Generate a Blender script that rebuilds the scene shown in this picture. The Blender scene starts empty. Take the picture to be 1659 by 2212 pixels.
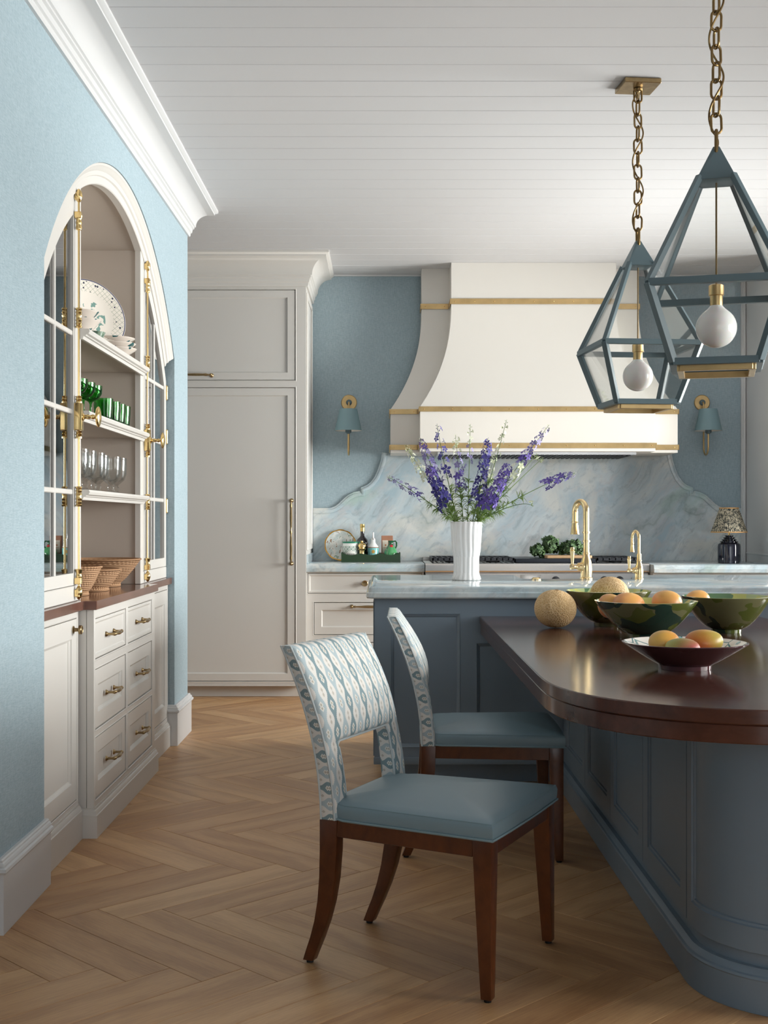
import bpy, bmesh, math, random
from mathutils import Vector, Matrix
random.seed(7)
S = bpy.context.scene
C = S.collection
PI = math.pi

# ------------------------------------------------------------------ camera
F_PX, CU, HV, EYE = 2700.0, 829.5, 1125.0, 1.275
cam = bpy.data.cameras.new('camera')
cam.sensor_fit = 'HORIZONTAL'
cam.sensor_width = 36.0
cam.lens = F_PX / 1659.0 * 36.0
cam.shift_y = (HV - 1106.0) / 1659.0
cam.clip_start = 0.05
cam_o = bpy.data.objects.new('camera', cam)
C.objects.link(cam_o)
cam_o.location = (0, 0, EYE)
cam_o.rotation_euler = (PI / 2, 0, 0)
S.camera = cam_o

# ------------------------------------------------------------------ world, light, exposure
S.view_settings.view_transform = 'Standard'
S.view_settings.look = 'None'
S.view_settings.gamma = 1.0
S.view_settings.use_curve_mapping = False
S.view_settings.exposure = 0.90
w = bpy.data.worlds.new('sky')
S.world = w
w.use_nodes = True
w.node_tree.nodes['Background'].inputs[0].default_value = (0.90, 0.95, 1.0, 1)
w.node_tree.nodes['Background'].inputs[1].default_value = 1.2
S.cycles.max_bounces = 8
S.cycles.diffuse_bounces = 4
S.cycles.glossy_bounces = 4
S.cycles.transmission_bounces = 8
S.cycles.transparent_max_bounces = 20
S.cycles.caustics_reflective = False
S.cycles.caustics_refractive = False
S.cycles.sample_clamp_indirect = 6.0
S.cycles.use_denoising = True
S.cycles.use_adaptive_sampling = True
S.cycles.adaptive_threshold = 0.05
S.cycles.adaptive_min_samples = 16


def area(name, loc, rot, sx, sy, power, col=(1, 1, 1)):
    l = bpy.data.lights.new(name, 'AREA')
    l.shape = 'RECTANGLE'
    l.size, l.size_y = sx, sy
    l.energy = power
    l.color = col
    o = bpy.data.objects.new(name, l)
    C.objects.link(o)
    o.location = loc
    o.rotation_euler = rot
    return o


# daylight just outside the windows of the wide part of the room on the right, and an added frontal fill lamp behind the camera
area('daylight_far_window', (4.46, 7.35, 1.72), (0, PI / 2, 0), 1.6, 2.9, 320, (1.0, 0.975, 0.945))
area('daylight_near_window', (4.46, 3.25, 1.72), (0, PI / 2, 0), 1.6, 2.7, 140, (1.0, 0.975, 0.945))
area('frontal_fill', (2.2, -2.95, 1.45), (-PI / 2, 0, 0), 3.6, 2.5, 860, (1.0, 0.98, 0.96))

# ------------------------------------------------------------------ helpers


def lin(c):
    return c / 12.92 if c <= 0.04045 else ((c + 0.055) / 1.055) ** 2.4


def rgb(r, g, b):
    return (lin(r / 255), lin(g / 255), lin(b / 255), 1.0)


def P(u, v, y):
    """a point of the room at depth y that the survey put at photo coordinates u, v"""
    return Vector(((u - CU) * y / F_PX, y, EYE - (v - HV) * y / F_PX))


class MB:
    def __init__(s):
        s.v, s.f, s.uv = [], [], {}

    def add(s, vs, fs):
        o = len(s.v)
        s.v += [tuple(p) for p in vs]
        s.f += [tuple(o + i for i in f) for f in fs]
        return o

    def box(s, x0, y0, z0, x1, y1, z1):
        s.add([(x0, y0, z0), (x1, y0, z0), (x1, y1, z0), (x0, y1, z0), (x0, y0, z1), (x1, y0, z1), (x1, y1, z1), (x0, y1, z1)],
              [(0, 3, 2, 1), (4, 5, 6, 7), (0, 1, 5, 4), (1, 2, 6, 5), (2, 3, 7, 6), (3, 0, 4, 7)])
        return s

    def prism(s, poly, ax, a, b):
        m = {'x': lambda p, t: (t, p[0], p[1]), 'y': lambda p, t: (p[0], t, p[1]), 'z': lambda p, t: (p[0], p[1], t)}[ax]
        n = len(poly)
        s.add([m(p, a) for p in poly] + [m(p, b) for p in poly],
              [tuple(range(n))[::-1], tuple(range(n, 2 * n))] + [(i, (i + 1) % n, n + (i + 1) % n, n + i) for i in range(n)])
        return s

    def grid(s, pts, cu=False, cv=False):
        """pts[i][j]: rows; cu closes the row direction (j), cv the other (i)"""
        ni, nj = len(pts), len(pts[0])
        fs = []
        for i in range(ni - (0 if cv else 1)):
            for j in range(nj - (0 if cu else 1)):
                a, b = i, (i + 1) % ni
                c, d = j, (j + 1) % nj
                fs.append((a * nj + c, a * nj + d, b * nj + d, b * nj + c))
        s.add([p for r in pts for p in r], fs)
        return s

    def lathe(s, prof, c=(0, 0, 0), n=32, mod=None, axis=None):
        """prof: (r, z) pairs; mod(angle, i) scales the radius; axis: rotation matrix"""
        rows = []
        for i, (r, z) in enumerate(prof):
            row = []
            for k in range(n):
                a = 2 * PI * k / n
                rr = r * (mod(a, i) if mod else 1)
                p = Vector((rr * math.cos(a), rr * math.sin(a), z))
                if axis is not None:
                    p = axis @ p
                row.append(p + Vector(c))
            rows.append(row)
        o = len(s.v)
        s.grid(rows, cu=True)
        if prof[0][0] > 1e-6:
            s.f.append(tuple(range(o, o + n))[::-1])
        if prof[-1][0] > 1e-6:
            e = o + (len(prof) - 1) * n
            s.f.append(tuple(range(e, e + n)))
        return s

    def tube(s, pts, r, n=8, closed=False):
        pts = [Vector(p) for p in pts]
        m = len(pts)
        rs = r if isinstance(r, (list, tuple)) else [r] * m
        rows, prev = [], None
        for i, p in enumerate(pts):
            if closed:
                t = pts[(i + 1) % m] - pts[i - 1]
            else:
                t = pts[min(i + 1, m - 1)] - pts[max(i - 1, 0)]
            t = t.normalized() if t.length > 1e-9 else Vector((0, 0, 1))
            if prev is None:
                up = Vector((0, 0, 1)) if abs(t.z) < 0.9 else Vector((1, 0, 0))
                nx = t.cross(up).normalized()
            else:
                nx = (prev - t * prev.dot(t))
                nx = nx.normalized() if nx.length > 1e-6 else t.orthogonal().normalized()
            prev = nx
            ny = t.cross(nx)
            rows.append([p + (nx * math.cos(2 * PI * k / n) + ny * math.sin(2 * PI * k / n)) * rs[i] for k in range(n)])
        o = len(s.v)
        s.grid(rows, cu=True, cv=closed)
        if not closed:
            s.f.append(tuple(range(o, o + n))[::-1])
            s.f.append(tuple(range(o + (m - 1) * n, o + m * n)))
        return s

    def bar(s, p, q, a, b, up=(0, 0, 1)):
        p, q = Vector(p), Vector(q)
        t = (q - p).normalized()
        up = Vector(up)
        if abs(t.dot(up)) > 0.98:
            up = Vector((1, 0, 0))
        x = t.cross(up).normalized() * a / 2
        z = x.cross(t).normalized() * b / 2
        s.add([p - x - z, p + x - z, p + x + z, p - x + z, q - x - z, q + x - z, q + x + z, q - x + z],
              [(0, 3, 2, 1), (4, 5, 6, 7), (0, 1, 5, 4), (1, 2, 6, 5), (2, 3, 7, 6), (3, 0, 4, 7)])
        return s

    def ball(s, c, rx, ry=None, rz=None, n=20, m=12, rot=None):
        ry = ry or rx
        rz = rz or rx
        rows = []
        for i in range(m + 1):
            th = PI * i / m
            row = []
            for k in range(n):
                a = 2 * PI * k / n
                p = Vector((rx * math.sin(th) * math.cos(a), ry * math.sin(th) * math.sin(a), -rz * math.cos(th)))
                if rot is not None:
                    p = rot @ p
                row.append(p + Vector(c))
            rows.append(row)
        return s.grid(rows, cu=True)


def offset_of(parent):
    p = parent
    while p.parent is not None:
        p = p.parent
    return Vector(p.location)


def obj(name, mb, mat, parent=None, local=False, bev=0.0, seg=2, smooth=True, angle=35, ang_bev=30):
    me = bpy.data.meshes.new(name)
    vs = mb.v
    if parent is not None and not local:
        o = offset_of(parent)
        vs = [(p[0] - o.x, p[1] - o.y, p[2] - o.z) for p in vs]
    me.from_pydata([tuple(p) for p in vs], [], mb.f)
    bm = bmesh.new()
    bm.from_mesh(me)
    bmesh.ops.remove_doubles(bm, verts=bm.verts, dist=1e-5)
    bmesh.ops.dissolve_degenerate(bm, edges=bm.edges, dist=1e-6)
    bmesh.ops.recalc_face_normals(bm, faces=bm.faces)
    if bev > 0:
        es = [e for e in bm.edges if len(e.link_faces) == 2 and e.calc_face_angle(0) > math.radians(ang_bev)]
        bmesh.ops.bevel(bm, geom=es, offset=bev, segments=seg, profile=0.6, affect='EDGES', clamp_overlap=True)
    bm.to_mesh(me)
    bm.free()
    if smooth:
        me.shade_smooth()
        me.set_sharp_from_angle(angle=math.radians(angle))
    ob = bpy.data.objects.new(name, me)
    C.objects.link(ob)
    if mat is not None:
        me.materials.append(mat)
    if parent is not None:
        ob.parent = parent
    return ob


def tag(o, label=None, cat=None, group=None, kind=None):
    if label:
        o['label'] = label
    if cat:
        o['category'] = cat
    if group:
        o['group'] = group
    if kind:
        o['kind'] = kind
    return o


def thing(name, label, cat, loc=(0, 0, 0), rz=0.0, group=None):
    o = bpy.data.objects.new(name, None)
    o.empty_display_size = 0.1
    C.objects.link(o)
    o.location = loc
    o.rotation_euler = (0, 0, rz)
    return tag(o, label, cat, group)


def solo(name, mb, mat, label, cat, loc, group=None, **k):
    """a thing that is one mesh, its origin at its base"""
    t = MB()
    t.v = [(p[0] - loc[0], p[1] - loc[1], p[2] - loc[2]) for p in mb.v]
    t.f = mb.f
    o = obj(name, t, mat, **k)
    o.location = loc
    return tag(o, label, cat, group)


def struct(name, mb, mat, parent=None, **k):
    o = obj(name, mb, mat, parent, **k)
    if parent is None:
        o['kind'] = 'structure'
    return o


# ------------------------------------------------------------------ material tools
class E:
    """a tiny expression language over shader math nodes"""

    def __init__(s, nt, k):
        s.nt, s.k = nt, k

    def _m(s, op, *a, clamp=False):
        n = s.nt.nodes.new('ShaderNodeMath')
        n.operation = op
        n.use_clamp = clamp
        for i, q in enumerate((s,) + a):
            if isinstance(q, E):
                s.nt.links.new(q.k, n.inputs[i])
            else:
                n.inputs[i].default_value = q
        return E(s.nt, n.outputs[0])

    def __add__(s, o): return s._m('ADD', o)
    def __radd__(s, o): return s._m('ADD', o)
    def __sub__(s, o): return s._m('SUBTRACT', o)
    def __rsub__(s, o): return (s * -1.0) + o
    def __mul__(s, o): return s._m('MULTIPLY', o)
    def __rmul__(s, o): return s._m('MULTIPLY', o)
    def __truediv__(s, o): return s._m('DIVIDE', o)
    def lt(s, o): return s._m('LESS_THAN', o)
    def gt(s, o): return s._m('GREATER_THAN', o)
    def sin(s): return s._m('SINE')
    def cos(s): return s._m('COSINE')
    def abs(s): return s._m('ABSOLUTE')
    def mod(s, o): return s._m('FLOORED_MODULO', o)
    def floor(s): return s._m('FLOOR')
    def ping(s, o): return s._m('PINGPONG', o)
    def pow(s, o): return s._m('POWER', o)
    def max(s, o): return s._m('MAXIMUM', o)
    def min(s, o): return s._m('MINIMUM', o)
    def sat(s): return s._m('ADD', 0.0, clamp=True)

    def ramp(s, *stops):
        n = s.nt.nodes.new('ShaderNodeValToRGB')
        el = n.color_ramp.elements
        while len(el) < len(stops):
            el.new(0.5)
        for e, (p, c) in zip(el, stops):
            e.position = p
            e.color = c if isinstance(c, tuple) else (c, c, c, 1)
        s.nt.links.new(s.k, n.inputs[0])
        return E(s.nt, n.outputs[0])


class Mat:
    def __init__(s, name, col=(0.8, 0.8, 0.8, 1), rough=0.5, metal=0.0, **kw):
        s.m = bpy.data.materials.new(name)
        s.m.use_nodes = True
        s.nt = s.m.node_tree
        s.b = s.nt.nodes['Principled BSDF']
        s.set('Base Color', col)
        s.set('Roughness', rough)
        s.set('Metallic', metal)
        for k, v in kw.items():
            s.set(k.replace('_', ' '), v)

    def set(s, k, v):
        if isinstance(v, E):
            s.nt.links.new(v.k, s.b.inputs[k])
        else:
            s.b.inputs[k].default_value = v
        return s

    def coord(s, kind='Object', scale=(1, 1, 1), rot=(0, 0, 0), rnd=0.0):
        t = s.nt.nodes.new('ShaderNodeTexCoord')
        mp = s.nt.nodes.new('ShaderNodeMapping')
        s.nt.links.new(t.outputs[kind], mp.inputs[0])
        mp.inputs['Scale'].default_value = scale
        mp.inputs['Rotation'].default_value = rot
        if rnd:
            oi = s.nt.nodes.new('ShaderNodeObjectInfo')
            vm = s.nt.nodes.new('ShaderNodeVectorMath')
            vm.operation = 'SCALE'
            vm.inputs[0].default_value = (rnd, rnd * 0.7, rnd * 1.3)
            s.nt.links.new(oi.outputs['Random'], vm.inputs['Scale'])
            s.nt.links.new(vm.outputs[0], mp.inputs['Location'])
        return E(s.nt, mp.outputs[0])

    def xyz(s, c):
        n = s.nt.nodes.new('ShaderNodeSeparateXYZ')
        s.nt.links.new(c.k, n.inputs[0])
        return [E(s.nt, n.outputs[i]) for i in range(3)]

    def vec(s, x, y, z):
        n = s.nt.nodes.new('ShaderNodeCombineXYZ')
        for i, q in enumerate((x, y, z)):
            if isinstance(q, E):
                s.nt.links.new(q.k, n.inputs[i])
            else:
                n.inputs[i].default_value = q
        return E(s.nt, n.outputs[0])

    def noise(s, c, scale, detail=3.0, rough=0.55, dist=0.0):
        n = s.nt.nodes.new('ShaderNodeTexNoise')
        n.inputs['Scale'].default_value = scale
        n.inputs['Detail'].default_value = detail
        n.inputs['Roughness'].default_value = rough
        n.inputs['Distortion'].default_value = dist
        s.nt.links.new(c.k, n.inputs['Vector'])
        return E(s.nt, n.outputs[0])

    def vor(s, c, scale, feature='F1', out='Distance'):
        n = s.nt.nodes.new('ShaderNodeTexVoronoi')
        n.feature = feature
        n.inputs['Scale'].default_value = scale
        s.nt.links.new(c.k, n.inputs['Vector'])
        return E(s.nt, n.outputs[out])

    def rand(s):
        n = s.nt.nodes.new('ShaderNodeObjectInfo')
        return E(s.nt, n.outputs['Random'])

    def facing(s, blend=0.5):
        n = s.nt.nodes.new('ShaderNodeLayerWeight')
        n.inputs[0].default_value = blend
        return E(s.nt, n.outputs['Facing'])

    def mix(s, f, a, b, mode='MIX'):
        n = s.nt.nodes.new('ShaderNodeMix')
        n.data_type = 'RGBA'
        n.blend_type = mode
        for k, q in ((0, f), (6, a), (7, b)):
            if isinstance(q, E):
                s.nt.links.new(q.k, n.inputs[k])
            elif k == 0:
                n.inputs[0].default_value = q
            else:
                n.inputs[k].default_value = q
        return E(s.nt, n.outputs[2])

    def bump(s, h, strength=0.2, dist=0.01):
        n = s.nt.nodes.new('ShaderNodeBump')
        n.inputs['Strength'].default_value = strength
        n.inputs['Distance'].default_value = dist
        s.nt.links.new(h.k, n.inputs['Height'])
        s.nt.links.new(n.outputs[0], s.b.inputs['Normal'])
        return s


def simple(name, col, rough=0.5, metal=0.0, var=0.0, scale=8.0, bump=0.0, bscale=200.0, **kw):
    m = Mat(name, col, rough, metal, **kw)
    c = m.coord('Object')
    if var:
        n = m.noise(c, scale, 4)
        m.set('Base Color', m.mix(n.ramp((0.3, 0.0), (0.7, 1.0)), tuple(x * (1 - var) for x in col[:3]) + (1,),
                                  tuple(min(1, x * (1 + var)) for x in col[:3]) + (1,)))
    if bump:
        m.bump(m.noise(c, bscale, 2), bump, 0.002)
    return m.m


def thin_glass(name, tint=(1, 1, 1, 1), edge=(0.75, 0.82, 0.82, 1), fac=0.0, ior=1.5, gain=1.8):
    """thin clear glass: light passes straight, the surface mirrors by fresnel"""
    m = bpy.data.materials.new(name)
    m.use_nodes = True
    nt = m.node_tree
    for n in list(nt.nodes):
        if n.type != 'OUTPUT_MATERIAL':
            nt.nodes.remove(n)
    out = [n for n in nt.nodes if n.type == 'OUTPUT_MATERIAL'][0]
    tr = nt.nodes.new('ShaderNodeBsdfTransparent')
    gl = nt.nodes.new('ShaderNodeBsdfGlossy')
    gl.inputs['Roughness'].default_value = 0.01
    fr = nt.nodes.new('ShaderNodeFresnel')
    fr.inputs[0].default_value = ior
    lw = nt.nodes.new('ShaderNodeLayerWeight')
    lw.inputs[0].default_value = 0.35
    mx = nt.nodes.new('ShaderNodeMix')
    mx.data_type = 'RGBA'
    nt.links.new(lw.outputs['Facing'], mx.inputs[0])
    mx.inputs[6].default_value = tint
    mx.inputs[7].default_value = edge
    nt.links.new(mx.outputs[2], tr.inputs[0])
    mu = nt.nodes.new('ShaderNodeMath')
    mu.operation = 'MULTIPLY_ADD'
    mu.use_clamp = True
    mu.inputs[1].default_value = gain
    mu.inputs[2].default_value = fac
    nt.links.new(fr.outputs[0], mu.inputs[0])
    sh = nt.nodes.new('ShaderNodeMixShader')
    nt.links.new(mu.outputs[0], sh.inputs[0])
    nt.links.new(tr.outputs[0], sh.inputs[1])
    nt.links.new(gl.outputs[0], sh.inputs[2])
    nt.links.new(sh.outputs[0], out.inputs[0])
    return m


# ------------------------------------------------------------------ materials
def make_linen():
    m = Mat('blue_linen_wallcovering', rough=0.85)
    c = m.coord('Object')
    x, y, z = m.xyz(c)
    a = m.noise(m.vec(x * 420.0, y * 420.0, z * 40.0), 1.0, 2)
    b = m.noise(m.vec(x * 40.0, y * 40.0, z * 460.0), 1.0, 2)
    big = m.noise(c, 2.2, 3)
    t = (a + b) * 0.5
    col = m.mix(t.ramp((0.36, 0.0), (0.64, 1.0)), rgb(140, 160, 170), rgb(172, 190, 198))
    col = m.mix(big * 0.35, col, rgb(157, 176, 185))
    m.set('Base Color', col)
    m.bump(t, 0.35, 0.002)
    return m.m


def make_oak():
    m = Mat('oak_plank', rough=0.42)
    c = m.coord('Object', rnd=37.0)
    x, y, z = m.xyz(c)
    warp = m.noise(m.vec(x * 1.6, y * 5.0, z), 1.0, 3)
    ring = ((y * 16.0 + warp * 5.5 + x * 0.25) * 2.6).sin() * 0.5 + 0.5
    fine = m.noise(m.vec(x * 6.0, y * 160.0, z), 1.0, 4)
    pores = m.noise(m.vec(x * 22.0, y * 420.0, z), 1.0, 2)
    g = ring * 0.17 + fine * 0.50 + pores * 0.33
    r = m.rand()
    base = m.mix(r, rgb(186, 142, 98), rgb(208, 167, 121))
    dark = m.mix(r, rgb(158, 115, 76), rgb(180, 138, 97))
    col = m.mix(g.ramp((0.34, 1.0), (0.62, 0.0)), base, dark)
    m.set('Base Color', col)
    m.set('Roughness', fine * 0.15 + 0.34)
    m.bump(g, 0.06, 0.002)
    return m.m


def make_marble():
    m = Mat('pale_blue_marble', rough=0.09)
    c = m.coord('Object', rot=(0.15, 0.72, 0.55))
    x, y, z = m.xyz(c)
    w1 = m.noise(c, 1.3, 4, 0.55)
    w2 = m.noise(c, 4.0, 4, 0.6)
    st = m.vec(x * 0.8 + w1 * 0.9, y * 2.6 + w1 * 1.6, z * 3.4 + w1 * 1.6)
    a = m.noise(st, 1.5, 7, 0.66, 0.3)
    b = m.noise(st, 3.6, 6, 0.6, 0.2)
    d = m.noise(c, 1.5, 5, 0.6, 0.8)
    col = m.mix(a.ramp((0.36, 0.0), (0.62, 1.0)), rgb(172, 193, 204), rgb(208, 217, 220))
    col = m.mix(b.ramp((0.50, 0.0), (0.66, 0.65)), col, rgb(196, 196, 198))
    col = m.mix(d.ramp((0.55, 0.0), (0.66, 0.8)), col, rgb(176, 198, 192))
    col = m.mix(d.ramp((0.36, 0.75), (0.46, 0.0)), col, rgb(224, 222, 214))
    vn = (z * 5.0 + y * 3.0 + w1 * 5.5 + w2 * 1.6 + x * 0.7).sin().abs()
    mk = m.noise(st, 1.1, 3)
    v = vn.ramp((0.0, 1.0), (0.07, 0.45), (0.32, 0.0)) * mk.ramp((0.42, 0.0), (0.60, 1.0))
    fs = m.noise(m.vec(x * 1.5 + w2 * 0.6, y * 7.0 + w1 * 4.0, z * 9.0 + w1 * 4.0), 2.4, 6, 0.7, 0.3)
    col = m.mix(fs.ramp((0.52, 0.0), (0.66, 0.55)), col, rgb(150, 164, 172))
    col = m.mix(v * 0.70, col, rgb(132, 148, 148))
    m.set('Base Color', col)
    return m.m


def make_mahogany(name='mahogany', a=(66, 38, 31), b=(104, 62, 47), rough=0.14, sx=3.0, sy=30.0):
    m = Mat(name, rough=rough)
    c = m.coord('Object')
    x, y, z = m.xyz(c)
    n = m.noise(m.vec(x * sx, y * sy, z * 20.0), 1.0, 5, 0.6, 0.4)
    n2 = m.noise(m.vec(x * 2.0, y * 5.0, z * 4.0), 1.0, 3)
    m.set('Base Color', m.mix((n * 0.6 + n2 * 0.5).ramp((0.35, 0.0), (0.75, 1.0)), rgb(*a), rgb(*b)))
    return m.m


def make_ikat():
    m = Mat('ikat_fabric', rough=0.9)
    t = m.nt.nodes.new('ShaderNodeUVMap')
    t.uv_map = 'UVMap'
    x, y, z = m.xyz(E(m.nt, t.outputs[0]))
    pit, per = 0.045, 0.081
    u = x / pit
    col_id = (u + 0.5).floor()
    du = (u - col_id) * pit                      # metres from the column's axis
    odd = col_id.mod(2.0).gt(0.5)
    ph = y / per
    cw = (ph * (2 * PI)).cos() * 0.5 + 0.5
    saw = (y / 0.0056).ping(0.5) * 0.0036
    half = cw * 0.0122 + 0.0050 + saw
    band = du.abs().lt(half)
    pv = (ph.mod(1.0) - 0.5).abs() * -1.0 + 0.5   # 0 at the widest point
    wob = (pv * per)
    dia = du.abs() / 0.0078 + (wob - 0.0055).abs() / 0.0105
    white = dia.lt(1.0)
    core = dia.lt(0.55)
    # motif in the white lens between two columns
    u2 = x / pit + 0.5
    c2 = (u2 + 0.5).floor()
    d2 = ((u2 - c2) * pit).abs()
    mot = (d2 / 0.0062 + (wob - 0.0330).abs() / 0.0110).lt(0.75)
    ink = m.mix(odd, rgb(110, 139, 148), rgb(166, 184, 191))
    ground = rgb(222, 219, 214)
    c = m.mix(mot, ground, rgb(186, 180, 170))
    c = m.mix(band, c, ink)
    c = m.mix(white * band, c, rgb(226, 224, 218))
    c = m.mix(core * band, c, rgb(176, 172, 160))
    weave = m.noise(m.vec(x * 900.0, y * 900.0, 0.0), 1.0, 1)
    c = m.mix(weave * 0.18, c, rgb(238, 236, 230))
    m.set('Base Color', c)
    m.bump(weave, 0.15, 0.001)
    return m.m


def make_camo(name, cols, rough=0.08, scale=9.0, inner=None):
    m = Mat(name, rough=rough, Coat_Weight=0.6)
    c = m.coord('Object', rnd=11.0)
    n = m.noise(c, scale, 2, 0.45, 0.6)
    n2 = m.noise(m.coord('Object', rnd=23.0), scale * 0.8, 2, 0.45, 0.6)
    f1, f2 = n.gt(0.52), n2.gt(0.56)
    col = m.mix(f2, m.mix(f1, rgb(*cols[0]), rgb(*cols[1])), rgb(*cols[2]))
    if inner:
        g = m.nt.nodes.new('ShaderNodeNewGeometry')
        nz = m.xyz(E(m.nt, g.outputs['Normal']))[2]
        ci = m.mix(f2, m.mix(f1, rgb(*inner[0]), rgb(*inner[1])), rgb(*inner[2]))
        col = m.mix(nz.gt(0.05) * m.xyz(m.coord('Object'))[2].gt(0.0195), col, ci)
    m.set('Base Color', col)
    return m.m


LINEN = make_linen()
OAK = make_oak()
MARBLE = make_marble()
MAHOG = make_mahogany('dark_mahogany', (56, 33, 28), (94, 58, 46), 0.15)
CHAIRWOOD = make_mahogany('walnut_chair_wood', (62, 30, 14), (104, 56, 28), 0.28, 30.0, 30.0)
COUNTERWOOD = make_mahogany('mahogany_counter', (84, 52, 42), (118, 80, 66), 0.12)
IKAT = make_ikat()
WHITE = simple('white_cabinet_paint', rgb(213, 210, 205), 0.38)
CEILING = simple('white_ceiling_paint', rgb(208, 208, 210), 0.6)
TRIMW = simple('white_trim_paint', rgb(211, 212, 213), 0.4)
HOODW = simple('warm_white_plaster', rgb(228, 224, 217), 0.5)
TAUPE = simple('taupe_cabinet_interior', rgb(190, 180, 170), 0.55)
BLUE = simple('slate_blue_cabinet_paint', rgb(118, 135, 150), 0.36)
LEATHER = simple('blue_grey_leather', rgb(126, 149, 159), 0.40, bump=0.08, bscale=500.0)
PIPING = simple('blue_grey_piping', rgb(128, 152, 160), 0.5)
FPIPING = simple('pale_fabric_piping', rgb(196, 204, 206), 0.8)
BRASS = simple('polished_brass', (0.80, 0.58, 0.26, 1), 0.16, 1.0)
ABRASS = simple('antique_brass', (0.36, 0.26, 0.135, 1), 0.30, 1.0, var=0.2, scale=30)
BAND = simple('brushed_brass', (0.60, 0.42, 0.20, 1), 0.34, 1.0, var=0.12, scale=12)
CHAINB = simple('bronzed_brass', (0.22, 0.145, 0.062, 1), 0.36, 1.0)
FAUCETB = simple('satin_gold', (0.86, 0.66, 0.36, 1), 0.2, 1.0)
STEEL = simple('stainless_steel', (0.62, 0.60, 0.58, 1), 0.27, 1.0)
IRON = simple('black_cast_iron', rgb(42, 44, 50), 0.5)
BLACK = simple('black_gap', rgb(18, 18, 20), 0.7)
LANTERN = simple('lantern_teal_paint', rgb(90, 110, 117), 0.4)
SHADE = simple('sconce_teal_paint', rgb(124, 154, 162), 0.5)
CREAM = simple('cream_shade_lining', rgb(232, 228, 220), 0.7)
OPAL = simple('opal_glass', rgb(240, 240, 238), 0.12, Subsurface_Weight=0.3)
CERAMIC = simple('white_glazed_ceramic', rgb(240, 240, 240), 0.10, Coat_Weight=0.5)
PANE = thin_glass('window_glass', (0.985, 0.995, 0.99, 1), (0.92, 0.96, 0.955, 1), 0.02, 1.5, 2.3)
LPANE = thin_glass('lantern_glass', (0.995, 0.998, 0.997, 1), (0.975, 0.99, 0.985, 1), 0.0, 1.40, 0.65)
CLEAR = thin_glass('clear_glass', (0.97, 0.975, 0.975, 1), (0.84, 0.87, 0.88, 1), 0.0, 1.40, 0.34)
GREENG = thin_glass('green_glass', (0.30, 0.82, 0.32, 1), (0.06, 0.50, 0.10, 1), 0.0, 1.45, 0.8)

# ================================================================== THE SETTING
CZ = 3.19            # ceiling
WX = -1.19           # face of the blue wall on the left
BY = 9.73            # back wall
RX = 2.81            # right wall
ND0, ND1 = 4.377, 7.096      # arched niche
ACY, ACZ, AR = 5.736, 1.109, 1.741


def arc_z(y, r):
    return ACZ + math.sqrt(max(1e-6, r * r - (y - ACY) ** 2))


def arc_pts(y0, y1, r, n=40):
    return [(y0 + (y1 - y0) * i / n, arc_z(y0 + (y1 - y0) * i / n, r)) for i in range(n + 1)]


# floor: oak herringbone, planks at 45 degrees, rows running across the room
floor = struct('floor', MB().box(-3.6, -3.0, -0.06, 4.4, 9.9, -0.02), OAK)
PW, PL, FX, FY = 0.1485, 0.7645, -1.045, 4.0005
plank_mb = MB().box(-PL / 2 + 0.0009, -PW / 2 + 0.0009, -0.018, PL / 2 - 0.0009, PW / 2 - 0.0009, 0.0)
plank0 = obj('plank', plank_mb, OAK, None, bev=0.0007, seg=1)
first, rest = True, []
q2 = math.sqrt(0.5)
for j in range(-9, 12):
    for i in range(-60, 70):
        for kind in (0, 1):
            if kind == 0:
                X, Y, ang = i * PW + j * PL + PL / 2, i * PW - j * PL + PW / 2, -PI / 4
            else:
                X, Y, ang = i * PW + j * PL + PL + PW / 2, i * PW - j * PL + PW - PL / 2, PI / 4
            wx, wy = FX + (X + Y) * q2, FY + (Y - X) * q2
            if not (-3.3 < wx < 4.0 and -2.6 < wy < 9.5):
                continue
            vis = (-1.5 < wx < 1.0 and 2.75 < wy < 9.3)
            if vis:
                if first:
                    o, first = plank0, False
                else:
                    o = plank0.copy()
                    C.objects.link(o)
                o.parent = floor
                o.location = (wx, wy, random.uniform(-0.0004, 0.0))
                o.rotation_euler = (0, 0, ang + (PI if random.random() < 0.5 else 0))
            else:
                rest.append((wx, wy, ang))
rm = MB()
for wx, wy, ang in rest:
    c, s = math.cos(ang), math.sin(ang)
    q = [(-PL / 2 + .0006, -PW / 2 + .0006), (PL / 2 - .0006, -PW / 2 + .0006), (PL / 2 - .0006, PW / 2 - .0006), (-PL / 2 + .0006, PW / 2 - .0006)]
    rm.prism([(wx + a * c - b * s, wy + a * s + b * c) for a, b in q], 'z', -0.018, 0.0)
o = obj('plank_remainder', rm, OAK, floor, smooth=False)
o['kind'] = 'stuff'

# ceiling: painted boards running across the room
ceiling = struct('ceiling', MB().box(-3.6, -3.0, CZ + 0.016, 4.4, 9.9, CZ + 0.08), CEILING)
bw = 0.1966
b0 = obj('board', MB().box(-3.55, 0.0011, 0, 4.35, bw - 0.0011, 0.017), CEILING, None, bev=0.003, seg=1)
k0 = int((4.658 + 2.9) / bw)
n_b, yb = 0, 4.658 - k0 * bw
while yb < BY + 0.1:
    o = b0 if n_b == 0 else b0.copy()
    if n_b:
        C.objects.link(o)
    o.parent = ceiling
    o.location = (0, yb, CZ + random.uniform(-0.0005, 0.0005))
    yb += bw
    n_b += 1

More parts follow.
